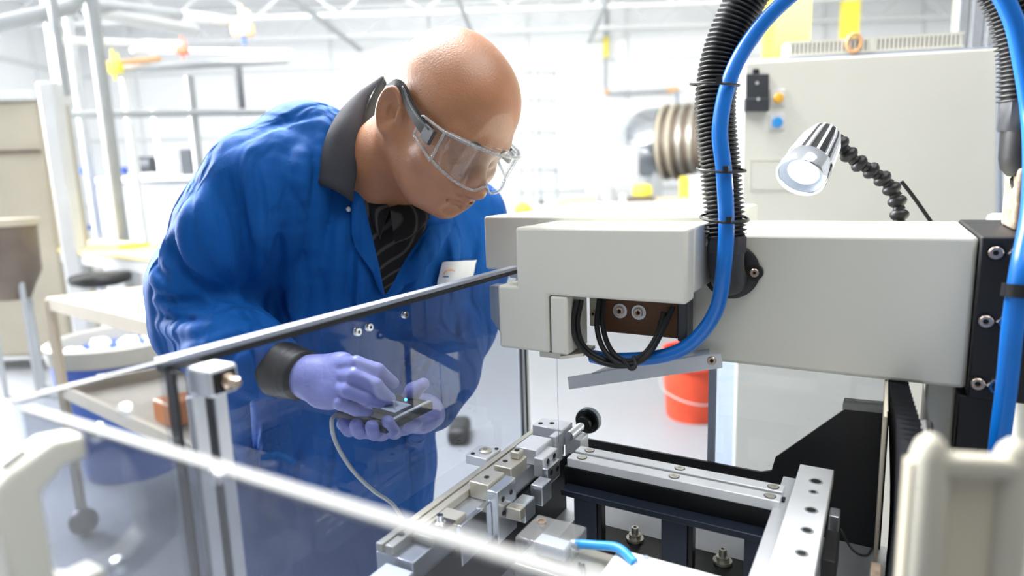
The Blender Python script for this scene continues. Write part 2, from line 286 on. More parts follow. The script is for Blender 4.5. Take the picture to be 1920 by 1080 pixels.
for i, (px, py, Y_, lb) in enumerate(((1340, 160, .783, 'uppermost'), (1352, 318, .778, 'middle'), (1358, 408, .776, 'lowest'))):
    c = at(px+3, py, Y=Y_); pts = []
    for k in range(25):
        a = 2*math.pi*k/24; e = .0285; pts.append(c+V(.0262*math.cos(a), .0335*math.sin(a)-.008, .002*math.sin(a)-.003*math.cos(a)))
    q = thing('cable_tie', 'black cable tie around hose and conduit, %s of three' % lb, 'cable tie', c, 'cable ties on the conduit')
    MB().tube(pts, .0016, 8, False).build('strap', M['rubber'], q); MB().obox(c+V(.012, -.039, .0), (.003, 0, 0), (0, .003, 0), (0, 0, .0035)).build('buckle', M['rubber'], q)
# gland at the far right end of the conduit
g2 = thing('conduit_gland', 'black gland at the right end of the conduit above rusty block', 'gland', at(1918, 330, Y=.895))
MB().lathe([(.0225, 0), (.024, .003), (.024, .03), (.021, .034)], at(1918, 245, Y=.895), (0, 0, 1), 10).build('lock_nut', M['charcoal'], g2)
MB().lathe([(.014, 0), (.021, .008), (.0235, .02), (.0235, .06)], at(1918, 330, Y=.895), (0, 0, 1), 24).build('body', M['rubber'], g2)
MB().tube(spline([at(1918, 335, Y=.895), at(1925, 360, Y=.91), at(1930, 385, Y=.915)], 5), .012, 12).build('stub', M['rubber'], g2)
# hose clip near end plate
c = at(1908, 545, Y=.74); tag(MB().lathe([(.0092, -.006), (.0125, -.006), (.0125, .006), (.0092, .006)], c, nrm(at(1900, 600, Y=.74)-at(1915, 500, Y=.745)), 20).build('hose_clip', M['rubber']), 'black collar clipped around the blue hose by the end plate', 'hose clip')
# ------------------------------------------------------------------ guard panels
fp = thing('guard_panel', 'smoked clear guard window between worker and machine', 'guard panel', (-.45, .45, .99))
MB().box(-.451, -.445, .165, .285, .99, 1.328).build('fixed_pane', M['panelfar'], fp)
MB().box(-.461, -.455, .262, .80, .99, 1.320).build('sliding_pane', M['panelfar'], fp)
MB().box(-.464, -.452, .262, .80, 1.3185, 1.3235).build('seal', M['black'], fp)
MB().box(-.465, -.452, .262, .80, 1.3237, 1.3285).build('top_trim', M['trim'], fp, .0008)
MB().box(-.4512, -.4448, .165, .262, 1.3281, 1.3295).build('top_edge', M['edge'], fp)
for y, m_ in ((.2635, 'black'), (.2835, 'black'), (.2885, 'edge')): MB().box(-.4545, -.4435, y-.001, y+.001, .99, 1.320).build('pane_edge', M[m_], fp)
bo = MB().box(-.444, -.417, .272, .297, 1.300, 1.3215).build('clamp_block', M['alu'], fp, .003, 3)
MB().box(-.417, -.4155, .275, .294, 1.3025, 1.319).build('washer_plate', M['black'], bo, .001)
MB().lathe([(.0058, 0), (.0058, .004), (.004, .005), (.004, .013), (.003, .0145)], (-.4155, .2845, 1.311), (1, 0, 0), 6).build('bolt', M['screw'], bo)
MB().box(-.444, -.437, .270, .281, .99, 1.299).build('post', M['alu'], fp, .001); MB().box(-.444, -.437, .288, .299, .99, 1.299).build('post', M['alu'], fp, .001); MB().box(-.444, -.440, .281, .288, .99, 1.299).build('post_web', M['charcoal'], fp)
for (px, py) in ((757, 590), (690, 613), (668, 622), (420, 890)): screw(fp, at(px, py, X=-.4545), (1, 0, 0), .0042, .004, 'chrome', 'screw', .0018)
kn = MB().prism([(-.470, .735, 1.308), (-.470, .735, 1.262), (-.452, .735, 1.238), (-.437, .735, 1.238), (-.437, .735, 1.308)], (0, .02, 0)).build('latch_bracket', M['bluegrey'], fp, .002)
# near guard
npn = thing('guard_panel', 'blurred smoked guard window close to the camera', 'guard panel', (-.2, .165, .99))
MB().box(-.430, .085, .162, .168, .99, 1.3265).build('pane', M['panel'], npn); MB().box(-.430, .085, .1615, .1685, 1.3266, 1.3286).build('top_edge', M['edge'], npn, .0006)
for px, py in ((240, 770), (415, 888)): screw(npn, at(px, py, Y=.1616), (0, -1, 0), .003, .003, 'chrome', 'screw', .0012)
# pull handle on the near guard
X0 = at(150, 860, Y=.1615)[0]
hn = thing('pull_handle', 'beige blurred pull handle on the near guard, left edge', 'handle', V(X0, .12, 1.2))
za, zb = 1.3275, 1.236
poly = [V(X0, .1615, za-.002), V(X0, .146, za), V(X0, .124, za-.010), V(X0, .119, za-.016), V(X0, .119, zb+.014), V(X0, .124, zb+.008), V(X0, .146, zb), V(X0, .1615, zb),
        V(X0, .1615, zb+.013), V(X0, .150, zb+.013), V(X0, .138, zb+.020), V(X0, .138, za-.024), V(X0, .150, za-.015), V(X0, .1615, za-.015)]
MB().prism([p+V(-.008, 0, 0) for p in poly], (.019, 0, 0)).build('grip', M['beige'], hn, .0025, 3)
MB().obox(V(X0+.0015, .132, za-.0060), (.0025, 0, 0), nrm(V(0, .022, .010))*.006, nrm(V(0, -.010, .022))*.0012).build('slot', M['hole'], hn)
for z in (za-.006, zb+.006): screw(hn, (X0+.002, .168, z), (0, 1, 0), .005, .006, 'chrome', 'screw', .002)
# ------------------------------------------------------------------ rails and work area
wt = thing('rail_table', 'black work frame with two pale steel rails', 'work table', (-.2, .72, .99))
for y0, y1 in ((.692, .710), (.716, .734)):
    q = MB().box(-.335, -.083, y0, y1, 1.088, 1.1).build('rail', M['rail'], wt, .001)
    for x in (-.318, -.2, -.094):
        c_ = V(x, (y0+y1)/2, 1.1); MB().lathe([(.0064, 0), (.0064, .0004), (1e-7, .0004)], c_, (0, 0, 1), 22).build('counterbore', M['charcoal'], q); MB().lathe([(.0055, .0003), (.0055, .0009), (.0022, .0009), (.0022, .0005), (1e-7, .0005)], c_, (0, 0, 1), 22).build('screw', M['steelwarm'], q)
MB().box(-.345, -.08, .708, .718, 1.065, 1.094).build('gap_bar', M['blackmetal'], wt); MB().box(-.34, -.075, .693, .733, 1.058, 1.0878).build('carrier', M['blackmetal'], wt, .002)
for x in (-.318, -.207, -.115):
    MB().box(x, x+.030, .674, .690, .9992, 1.0578).build('leg', M['legsteel'], wt, .001); MB().box(x+.0302, x+.036, .676, .690, .9992, 1.0578).build('leg_shaded_side', M['blackmetal'], wt, .001)  # leg fronts take a lit blue-grey colour, the shaded side a darker strip
MB().box(-.335, -.08, .672, .6925, 1.058, 1.066).build('apron', M['legsteel'], wt, .001)
fb = MB().box(-.34, -.085, .672, .728, .9905, .9990).build('foot_bar', M['blackmetal'], wt, .001)
for x, y in ((-.252, .712), (-.145, .713)):
    MB().lathe([(.011, 0), (.011, .003), (.0075, .003), (.0075, .008), (.0045, .0085), (.0045, .017), (.002, .017), (.002, .012), (1e-7, .012)], (x, y, .9991), (0, 0, 1), 18).build('hex_bolt', M['steelwarm'], fb)
MB().box(-.30, -.12, .50, .59, .9905, .9935).build('drip_plate', M['steelwarm'], wt)
cb = thing('cross_bar', 'pale steel cross bar with drilled holes, right of the rails', 'cross bar', (-.07, .6, .99))
tb = MB().box(-.073, -.037, .40, .782, 1.0925, 1.108).build('top_bar', M['rail'], cb, .001); MB().box(-.090, -.05, .40, .775, 1.078, 1.092).build('flange', M['alu'], cb, .001)
for px, py, r_ in ((1530, 903, .0052), (1525, 923, .0028), (1521, 957, .0045), (1513, 995, .004), (1503, 1038, .004)):
    c = at(px, py, Z=1.108); MB().lathe([(r_+.0022, 0), (r_+.002, .0007), (r_, .0005)], c, (0, 0, 1), 20).build('bush', M['steel'], tb); MB().cyl(c, c+V(0, 0, .0006), r_, n=18).build('hole', M['hole'], tb)
MB().box(-.036, -.026, .705, .725, 1.07, 1.09).build('stop', M['steel'], cb, .001); MB().box(-.037, -.024, .63, .69, 1.05, 1.082).build('slide', M['black'], cb, .001); MB().box(-.036, -.026, .60, .625, .99, 1.06).build('foot', M['steelwarm'], cb, .001)
for x in (-.085, -.05): MB().box(x, x+.02, .45, .47, .99, 1.078).build('leg', M['blackmetal'], cb)
bpz = tag(MB().prism([(-.385, .84, .99), (-.385, .84, 1.062), (-.125, .84, 1.061), (-.112, .84, 1.066), (-.108, .84, 1.085), (-.03, .84, 1.164), (.015, .84, 1.166), (.015, .84, .99)], (0, .004, 0)).build('back_plate', M['black']), 'black sheet metal back plate with a slanted edge', 'plate')
tag(MB().prism([(-.034, .835, 1.164), (.012, .835, 1.166), (.012, .835, 1.171), (-.034, .835, 1.169)], (0, .03, 0)).build('plate_cap', M['edge']), 'pale strip capping the black back plate', 'strip')
tag(MB().box(-.196, -.186, .846, .852, .99, 1.212).build('window_post', M['bluegrey'], None, .001), 'slim blue grey upright behind the black back plate', 'post')
tag(MB().box(-.1855, .012, .8455, .8485, 1.06, 1.2115).build('rear_window', M['panelfar']), 'smoked rear window pane right of the slim upright', 'window pane')
tag(MB().box(.008, .0105, .69, .834, 1.0, 1.212).build('side_strip', M['cartbeige']), 'thin beige strip beside the black bellows', 'strip')
tag(MB().box(.005, .014, .62, .66, .99, 1.075).build('side_block', M['rust'], None, .001), 'rust-edged beige block low beside the black bellows', 'metal block')
tag(MB().tube(spline([(-.025, .71, 1.075), (-.012, .70, 1.06), (.0, .69, 1.062), (.006, .685, 1.075)], 6), .0013, 8).build('lead', M['rubber']), 'thin black lead between the cross bar and bellows', 'cable')
# bellows, pleats upright
bm = MB(); P = []; N = 15
for i in range(N*2+1):
    y = .60+.23*i/(2*N); P.append((.016 if i % 2 else .036, y))
v = []; nz = 10
for x, y in P:
    for k in range(nz): 
        z = .99+.222*k/(nz-1); v.append((x+.006*math.sin(3*k/(nz-1)+y*9), y-.03*(k/(nz-1))**2*(y-.83)/.23, z))
for x, y in P: 
    for k in range(nz): z = .99+.222*k/(nz-1); v.append((.045, y, z))
n0 = len(P)*nz; f = []
for i in range(len(P)-1):
    for k in range(nz-1): a = i*nz+k; f.append((a, a+1, a+nz+1, a+nz)); f.append((n0+a, n0+a+nz, n0+a+nz+1, n0+a+1))
bl = thing('bellows', 'black pleated rubber bellows under the beam end', 'bellows', (.03, .7, .99))
mk('pleats', v, f, M['bellow'], bl, ang=25)
v2 = []
MB().tube(spline([(.046, .60, .99), (.05, .605, 1.1), (.046, .64, 1.17), (.042, .69, 1.211)], 6), .006, 8).build('hem', M['rubber'], bl)
# blurred cover in the right foreground
cv = thing('machine_cover', 'blurred beige raised rim cover in the right foreground', 'cover', (.045, .36, 1.0))
for px, py, dd in ((1748, 812, .31), (1905, 822, .31)):
    p = at(px, py, d=dd); MB().lathe([(.0085, 0), (.0085, p[2]-1.012), (.0065, p[2]-1.005), (.003, p[2]-1.001), (1e-7, p[2]-1.0)], (p[0], p[1], 1.0), (0, 0, 1), 24).build('rim_post', M['cover'], cv, ang=180)
pa, pb = at(1748, 866, d=.31), at(1905, 876, d=.31)
dirp = nrm((pb-pa)*V(1, 1, 0)); nrp = V(-dirp[1], dirp[0], 0)
MB().obox((pa+pb)/2*V(1, 1, 0)+nrp*.004+V(0, 0, (pa[2]+1.0)/2), dirp*.030, nrp*.003, V(0, 0, (pa[2]-1.0)/2)).build('recessed_panel', M['tan'], cv, .001)
MB().bar(pa, pb, .012, .010).build('top_rail', M['cover'], cv, .003)
# clamp / vice on the left of the rails
vc = thing('work_clamp', 'steel work clamp of stacked blocks with black knob', 'clamp', (-.39, .6, .99))
def blk(name, x0, x1, y0, y1, z0, z1, m='steel', b=.0012): return MB().box(x0, x1, y0, y1, z0, z1).build(name, M[m], vc, b)
blk('base_bar', -.420, -.374, .43, .765, 1.068, 1.092); blk('side_rail', -.420, -.412, .43, .76, 1.0922, 1.101, 'steelwarm'); blk('slot', -.4118, -.408, .44, .74, 1.0922, 1.094, 'hole', 0)
blk('cap_rail', -.4078, -.398, .43, .70, 1.0922, 1.102, 'steelwarm')
blk('end_block', -.408, -.362, .735, .768, 1.0922, 1.116, 'alu'); blk('end_web', -.362, -.338, .742, .768, 1.06, 1.104, 'alu'); blk('end_cheek', -.372, -.362, .715, .7348, 1.075, 1.114, 'alu')
blk('jaw', -.397, -.366, .668, .712, 1.0922, 1.113, 'alu'); blk('jaw_step', -.366, -.352, .66, .70, 1.082, 1.107, 'alu'); blk('jaw_face', -.3518, -.344, .655, .69, 1.075, 1.098, 'steel')
blk('brass_block', -.397, -.372, .615, .655, 1.0922, 1.110, 'steelwarm'); tp = blk('top_key', -.388, -.376, .640, .654, 1.1102, 1.119, 'steelwarm')
blk('tall_block', -.3975, -.372, .563, .60, 1.0922, 1.112, 'steelwarm'); blk('front_block', -.3718, -.358, .56, .602, 1.045, 1.108, 'steel'); blk('web_plate', -.373, -.366, .50, .5598, 1.05, 1.096, 'chrome')
blk('end_plate', -.3978, -.372, .46, .52, 1.0922, 1.101, 'steelwarm'); blk('pocket', -.392, -.3715, .470, .4995, 1.1012, 1.1018, 'hole', 0); blk('lower_jaw', -.357, -.340, .59, .615, 1.06, 1.082); blk('lower_jaw', -.352, -.336, .625, .65, 1.065, 1.09); blk('clip', -.357, -.338, .575, .588, 1.07, 1.084, 'steelwarm')
lp = blk('side_plate', -.452, -.4205, .635, .672, 1.092, 1.104, 'alu'); MB().lathe([(.0085, 0), (.0085, .002), (.007, .003), (.003, .003), (.003, .001), (1e-7, .001)], (-.434, .655, 1.1042), (0, 0, 1), 22).build('screw', M['steelwarm'], lp)
for x, y in ((-.445, .642), (-.425, .668)): MB().cyl((x, y, 1.1041), (x, y, 1.1048), .0028, n=14).build('hole', M['hole'], lp)
for x, y, z in ((-.384, .58, 1.1121), (-.389, .63, 1.1101), (-.386, .752, 1.1161), (-.400, .745, 1.1161), (-.405, .452, 1.1021), (-.382, .6475, 1.1191)): MB().cyl((x, y, z), (x, y, z+.0006), .0032, n=14).build('hole', M['hole'], vc)
for x, y, z in ((-.362, .575, 1.09), (-.362, .588, 1.072), (-.3585, .595, 1.09)): pass
for y, z in ((.572, 1.095), (.572, 1.078), (.59, 1.095)): MB().cyl((-.3579, y, z), (-.3573, y, z), .003, n=14).build('hole', M['hole'], vc)
for y, z in ((.665, 1.09), (.682, 1.088)): MB().cyl((-.3439, y, z), (-.3433, y, z), .0038, n=14).build('hole', M['hole'], vc)
for y, z in ((.672, 1.1), (.69, 1.1)): MB().cyl((-.3519, y, z), (-.3513, y, z), .0036, n=14).build('hole', M['hole'], vc)
MB().lathe([(.006, 0), (.006, .004), (.0035, .005), (.0035, .012)], (-.380, .484, 1.1019), (0, 0, 1), 12).build('bolt', M['chrome'], vc)
kx, kz = -.352, 1.1095
MB().cyl((kx, .735, kz), (kx, .80, kz), .0062, n=18).build('spindle', M['chrome'], vc)
kb = MB().lathe([(.0085, -.012), (.0105, -.012), (.0105, 0), (.0165, 0), (.0178, .002), (.0178, .012), (.0165, .014), (.004, .014)], (kx, .792, kz), (0, 1, 0), 36).build('knob', M['blackmetal'], vc)
MB().lathe([(.0179, .004), (.0183, .005), (.0183, .012), (.0179, .013)], (kx, .792, kz), (0, 1, 0), 36).build('knurl_ring', M['bluegrey'], kb)
q = blk('near_block', -.402, -.368, .395, .425, 1.045, 1.088, 'alu'); MB().cyl((-.388, .33, 1.066), (-.388, .395, 1.066), .0065, n=18).build('near_spindle', M['chrome'], vc)
MB().box(-.41, -.37, .40, .76, .99, 1.0678).build('riser', M['blackmetal'], vc)
# fixture block with acrylic top, blue tube and white housing
fx = thing('sensor_fixture', 'steel and clear acrylic fixture block with blue tube', 'fixture', (-.24, .54, .99))
MB().box(-.310, -.252, .515, .566, 1.072, 1.092).build('acrylic_block', M['clear'], fx, .002); MB().lathe([(.0055, 0), (.0055, .001), (.0035, .001), (.0035, -.004), (1e-7, -.004)], (-.299, .553, 1.0922), (0, 0, 1), 20).build('fitting', M['screw'], fx)
MB().box(-.292, -.258, .523, .54, 1.074, 1.088).build('insert', M['alu'], fx, .001)
MB().box(-.305, -.215, .50, .562, 1.03, 1.0718).build('steel_block', M['steelwarm'], fx, .003, 3); MB().lathe([(.016, 0), (.016, .0008), (.0135, .0008), (.0135, -.001), (1e-7, -.001)], (-.277, .4998, 1.05), (0, -1, 0), 28).build('bore', M['hole'], fx)
MB().box(-.214, -.083, .49, .556, 1.0, 1.085).build('housing', M['steelwhite'], fx, .004, 3); MB().box(-.19, -.09, .492, .54, 1.0852, 1.0872).build('housing_lid', M['steelwhite'], fx, .001)
MB().cyl((-.184, .551, 1.085), (-.184, .551, 1.0856), .003, n=14).build('hole', M['bluegrey'], fx); MB().box(-.30, -.1, .50, .555, .9937, 1.03).build('foot', M['blackmetal'], fx)
MB().tube(spline([(-.256, .545, 1.083), (-.235, .547, 1.086), (-.21, .545, 1.091), (-.19, .535, 1.0875)], 8), [.0045]*25, 12).build('tube', M['bluetube'], fx); MB().lathe([(.0035, 0), (.005, .003), (.005, .01)], (-.262, .545, 1.082), (1, 0, 0), 14).build('barb', M['steel'], fx)
for dx in (0, .004): MB().tube(spline([(-.245+dx, .53, 1.072), (-.24+dx, .52, 1.078), (-.232+dx, .505, 1.074), (-.23+dx, .497, 1.05)], 6), .0018, 8).build('lead', M['rubber'], fx)
# ------------------------------------------------------------------ work lamp on a ball-joint arm
lm = thing('work_lamp', 'lit silver and black finned work lamp on segmented arm', 'lamp', at(1687, 415, d=.95))
f0, b0 = at(1500, 333, d=.91), at(1560, 232, d=.955); ax = nrm(b0-f0); L = np.linalg.norm(b0-f0)
r0 = .0345
MB().lathe([(r0, 0), (r0*1.03, .004), (r0*.97, .03), (r0*.93, .032), (r0*.80, .034), (r0*.80, .028), (r0*.90, .012), (r0*.92, .001), (r0, 0)], f0, ax, 40, False).build('bezel', M['chrome'], lm)
MB().lathe([(r0*.91, .004), (r0*.84, .006), (r0*.72, .012), (1e-7, .013)], f0, ax, 40, False).build('reflector', M['bluegrey'], lm)
ld = MB().lathe([(r0*.64, 0), (r0*.62, .0015), (1e-7, .0025)], f0+ax*.0118, -ax, 32).build('led_disc', M['glow'], lm)
MB().lathe([(r0*.84, .031), (r0*.66, .085), (r0*.60, .095), (r0*.45, .1)], f0, ax, 40).build('body', M['black'], lm)
x_, y_, _ = frame(ax)
for k in range(14):
    a = 2*math.pi*k/14; rad = x_*math.cos(a)+y_*math.sin(a); tg = -x_*math.sin(a)+y_*math.cos(a)
    P = [f0+ax*.03+rad*r0*.80, f0+ax*.03+rad*r0*.98, f0+ax*.075+rad*r0*.83, f0+ax*.096+rad*r0*.62, f0+ax*.096+rad*r0*.55]
    MB().prism([p-tg*.0018 for p in P], tg*.0036).build('fin', M['alu'], lm, .0004)
SP = spline([at(1570, 262, d=.945), at(1600, 300, d=.945), at(1638, 322, d=.945), at(1672, 352, d=.945), at(1686, 392, d=.945), at(1686, 440, d=.945)], 20)
Lc = np.concatenate([[0], np.cumsum([np.linalg.norm(b-a) for a, b in zip(SP, SP[1:])])]); A_ = np.array(SP)
sg = np.arange(.0, Lc[-1], .0205)
for i, s0 in enumerate(sg):
    p0 = V(*[np.interp(s0, Lc, A_[:, j]) for j in range(3)]); p1 = V(*[np.interp(s0+.0205, Lc, A_[:, j]) for j in range(3)]); h = np.linalg.norm(p1-p0)+1e-6
    MB().lathe([(.0085, 0), (.0125, .004), (.0132, .008), (.011, .0125), (.0075, .0155), (.0085, .0205)], p0, p1-p0, 22).build('arm_segment', M['rubber'], lm, ang=50)
MB().obox(f0+ax*.088+nrm(at(1590, 275, d=.95)-at(1545, 255, d=.95))*.022, ax*.016, nrm(np.cross(ax, fw))*.006, fw*.008).build('mount', M['black'], lm, .002)
MB().lathe([(.020, 0), (.020, .015), (.014, .02)], at(1686, 440, d=.945)+V(0, 0, -.012), (0, 0, 1), 24).build('base', M['black'], lm)
MB().tube(spline([at(1690, 340, d=.97), at(1712, 368, d=.97), at(1745, 415, d=.97), at(1760, 440, d=.97)], 6), .0028, 10).build('power_lead', M['rubber'], lm)
sp = bpy.data.lights.new('lamp_beam', 'SPOT'); sp.energy = 1.0; sp.spot_size = math.radians(95); sp.spot_blend = .6; sp.shadow_soft_size = .003; sp.color = (.9, .95, 1)
so = bpy.data.objects.new('lamp_beam', sp); COL.objects.link(so); so.location = Vector(f0+ax*.004); so.rotation_euler = Vector(-ax).to_track_quat('-Z', 'Y').to_euler()
# ------------------------------------------------------------------ signed-distance modelling for the figure
class SDF:
    def __init__(s, lo, hi, h):
        s.lo = np.array(lo, float); s.h = h; s.n = np.ceil((np.array(hi)-s.lo)/h).astype(int)+1
        s.d = np.full(s.n, .2, np.float32); s.ax = [s.lo[i]+h*np.arange(s.n[i]) for i in range(3)]
    def sub(s, lo, hi):
        i0 = np.clip(np.floor((np.array(lo)-s.lo)/s.h).astype(int), 0, s.n); i1 = np.clip(np.ceil((np.array(hi)-s.lo)/s.h).astype(int)+1, 0, s.n)
        sl = tuple(slice(a, b) for a, b in zip(i0, i1)); g = np.meshgrid(*[s.ax[i][sl[i]] for i in range(3)], indexing='ij', sparse=True); return sl, g
    def comb(s, sl, e, k, op):
        a = s.d[sl]
        if op == 'add': hh = np.maximum(k-np.abs(a-e), 0)/k; s.d[sl] = np.minimum(a, e)-hh*hh*k*.25
        else: e = -e; hh = np.maximum(k-np.abs(a-e), 0)/k; s.d[sl] = np.maximum(a, e)+hh*hh*k*.25
    def cap(s, a, b, ra, rb=None, k=.01, op='add'):
        a, b = np.asarray(a, float), np.asarray(b, float); rb = ra if rb is None else rb; m = max(ra, rb)+k+3*s.h
        sl, g = s.sub(np.minimum(a, b)-m, np.maximum(a, b)+m)
        if min(q.stop-q.start for q in sl) <= 0: return
        ba = b-a; L = max(ba@ba, 1e-12); p = [g[i]-a[i] for i in range(3)]
        t = np.clip((p[0]*ba[0]+p[1]*ba[1]+p[2]*ba[2])/L, 0, 1)
        e = np.sqrt((p[0]-ba[0]*t)**2+(p[1]-ba[1]*t)**2+(p[2]-ba[2]*t)**2)-(ra+(rb-ra)*t); s.comb(sl, e.astype(np.float32), k, op)
    def chain(s, P, R, k=.01, op='add'):
        R = R if hasattr(R, '__len__') else [R]*len(P)
        for i in range(len(P)-1): s.cap(P[i], P[i+1], R[i], R[i+1], k, op)
    def ell(s, c, r, axes=None, k=.02, op='add'):
        c, r = np.asarray(c, float), np.asarray(r, float); A = np.eye(3) if axes is None else np.array([nrm(q) for q in axes]); m = max(r)+k+3*s.h
        sl, g = s.sub(c-m, c+m)
        if min(q.stop-q.start for q in sl) <= 0: return
        p = [g[i]-c[i] for i in range(3)]; q = [sum(A[j][i]*p[i] for i in range(3)) for j in range(3)]
        k0 = np.sqrt(sum((q[j]/r[j])**2 for j in range(3))); k1 = np.sqrt(sum((q[j]/r[j]**2)**2 for j in range(3)))+1e-6
        s.comb(sl, (k0*(k0-1)/k1).astype(np.float32), k, op)
    def val(s, p):
        q = (np.asarray(p)-s.lo)/s.h; i = np.floor(q).astype(int)
        if (i < 0).any() or (i >= s.n-1).any(): return .2
        f = q-i; c = s.d[i[0]:i[0]+2, i[1]:i[1]+2, i[2]:i[2]+2]; c = c[0]*(1-f[0])+c[1]*f[0]; c = c[0]*(1-f[1])+c[1]*f[1]; return c[0]*(1-f[2])+c[1]*f[2]
    def grad(s, p):
        e = s.h; return nrm([s.val(p+V(e, 0, 0))-s.val(p-V(e, 0, 0)), s.val(p+V(0, e, 0))-s.val(p-V(0, e, 0)), s.val(p+V(0, 0, e))-s.val(p-V(0, 0, e))])
    def hit(s, px, py, d0=.55, d1=1.7):
        v = ray(px, py); d = d0
        while d < d1:
            if s.val(CAM+v*d) < 0:
                a, b = d-.004, d
                for _ in range(6):
                    m = (a+b)/2
                    if s.val(CAM+v*m) < 0: b = m
                    else: a = m
                return CAM+v*b
            d += .004
        return None
    def mesh(s):
        d = s.d; I = d < 0; n = d.shape; sh = tuple(x-1 for x in n)
        acc = np.zeros(sh+(3,), np.float32); cnt = np.zeros(sh, np.float32)
        S = lambda o: tuple(slice(o[i], o[i]+sh[i]) for i in range(3))
        for ax in range(3):
            for u in (0, 1):
                for v in (0, 1):
                    o = [0, 0, 0]; oth = [i for i in range(3) if i != ax]; o[oth[0]] = u; o[oth[1]] = v; o2 = list(o); o2[ax] = 1
                    a, b = d[S(o)], d[S(o2)]; c = (a < 0) != (b < 0); t = np.where(c, a/np.where(c, a-b, 1), 0)
                    for i in range(3): acc[..., i] += np.where(c, t if i == ax else o[i], 0)
                    cnt += c
        act = cnt > 0; idx = -np.ones(sh, np.int64); idx[act] = np.arange(act.sum()); ijk = np.argwhere(act)
        vv = s.lo+(ijk+acc[act]/cnt[act][:, None])*s.h; F = []
        for ax in range(3):
            a = I[tuple(slice(0, n[i]-1) if i == ax else slice(1, n[i]-1) for i in range(3))]; b = I[tuple(slice(1, n[i]) if i == ax else slice(1, n[i]-1) for i in range(3))]
            e = np.argwhere(a != b)
            if not len(e): continue
            fl = a[tuple(e.T)]; o1, o2 = [i for i in range(3) if i != ax]; e = e.copy(); e[:, o1] += 1; e[:, o2] += 1
            def gi(u, v): q = e.copy(); q[:, o1] -= u; q[:, o2] -= v; return idx[tuple(q.T)]
            Q = np.stack([gi(1, 1), gi(0, 1), gi(0, 0), gi(1, 0)], 1); fl2 = fl if ax != 1 else ~fl
            Q[~fl2] = Q[~fl2][:, ::-1]; F.append(Q)
        return vv, np.concatenate(F)
def laplace(v, F, it=1, w=.5):
    E = np.concatenate([F[:, [i, (i+1) % 4]] for i in range(4)]); E = np.concatenate([E, E[:, ::-1]])
    for _ in range(it):
        a = np.stack([np.bincount(E[:, 0], v[E[:, 1], i], len(v)) for i in range(3)], 1); c = np.bincount(E[:, 0], minlength=len(v))[:, None]; v = v*(1-w)+w*a/np.maximum(c, 1)
    return v
def mkq(name, v, F, m, parent):
    v = np.asarray(v); lo, hi = v.min(0), v.max(0); base = V((lo[0]+hi[0])/2, (lo[1]+hi[1])/2, lo[2]); me = bpy.data.meshes.new(name)
    me.vertices.add(len(v)); me.vertices.foreach_set('co', (v-base).astype(np.float32).ravel()); me.loops.add(F.size); me.loops.foreach_set('vertex_index', F.astype(np.int32).ravel())
    me.polygons.add(len(F)); me.polygons.foreach_set('loop_start', np.arange(0, F.size, 4, dtype=np.int32)); me.polygons.foreach_set('loop_total', np.full(len(F), 4, dtype=np.int32)); me.update(calc_edges=True); me.validate()
    me.materials.append(m); me.shade_smooth(); o = bpy.data.objects.new(name, me); COL.objects.link(o); put(o, base, parent); return o
TW = -fw
def dirc(x, y, z): return rt*x + up*y + TW*z                        # right, up, towards the viewer
# ------------------------------------------------------------------ materials of the figure
def skinmat():
    m = mat('brown_skin', (166, 114, 80), .42, var=.14, vs=18, bump=.35, bs=380, spec=.5); b = m.node_tree.nodes['Principled BSDF']
    b.inputs['Subsurface Weight'].default_value = .12; b.inputs['Subsurface Radius'].default_value = (.012, .005, .003); b.inputs['Coat Weight'].default_value = .35; b.inputs['Coat Roughness'].default_value = .42; return m
M['skin'] = skinmat()
M['coat'] = mat('royal_blue_twill', (0, 78, 152), .75, var=.05, vs=10, bump=.25, bs=900, spec=.2)
def drape(m):
    nt = m.node_tree; bs_ = [n for n in nt.nodes if n.type == 'BUMP'][0]; tc = nt.nodes.new('ShaderNodeTexCoord'); mp = nt.nodes.new('ShaderNodeMapping'); mp.inputs['Scale'].default_value = (15, 15, 4.5); mp.inputs['Rotation'].default_value = (.25, -.2, .3)
    no = nt.nodes.new('ShaderNodeTexNoise'); no.inputs['Scale'].default_value = 1.0; no.inputs['Detail'].default_value = 1.5; no.inputs['Distortion'].default_value = .9; b2 = nt.nodes.new('ShaderNodeBump'); b2.inputs['Strength'].default_value = .8; b2.inputs['Distance'].default_value = .05
    nt.links.new(tc.outputs['Object'], mp.inputs[0]); nt.links.new(mp.outputs[0], no.inputs['Vector']); nt.links.new(no.outputs[0], b2.inputs['Height']); nt.links.new(b2.outputs[0], bs_.inputs['Normal'])
drape(M['coat'])
M['collar'] = mat('charcoal_twill', (60, 62, 68), .85, var=.08, vs=30, bump=.3, bs=900, spec=.2)
M['glove'] = mat('lavender_nitrile', (130, 137, 200), .42, var=.04, vs=20, bump=.3, bs=160)
def shirtmat():
    m = mat('dark_striped_shirt', (26, 26, 28), .85, spec=.2); nt = m.node_tree; b = nt.nodes['Principled BSDF']; tc = nt.nodes.new('ShaderNodeTexCoord'); wv = nt.nodes.new('ShaderNodeTexWave'); wv.inputs['Scale'].default_value = 40; wv.inputs['Distortion'].default_value = 0
    wv.bands_direction = 'X'; mp = nt.nodes.new('ShaderNodeMapping'); mp.inputs['Rotation'].default_value = (.3, .2, .9); nt.links.new(tc.outputs['Object'], mp.inputs[0]); nt.links.new(mp.outputs[0], wv.inputs['Vector'])
    r = nt.nodes.new('ShaderNodeValToRGB'); r.color_ramp.elements[0].position = .8; r.color_ramp.elements[0].color = lin((24, 24, 26)); r.color_ramp.elements[1].position = .97; r.color_ramp.elements[1].color = lin((66, 65, 66)); nt.links.new(wv.outputs[0], r.inputs[0]); nt.links.new(r.outputs[0], b.inputs['Base Color']); return m
M['shirt'] = shirtmat()
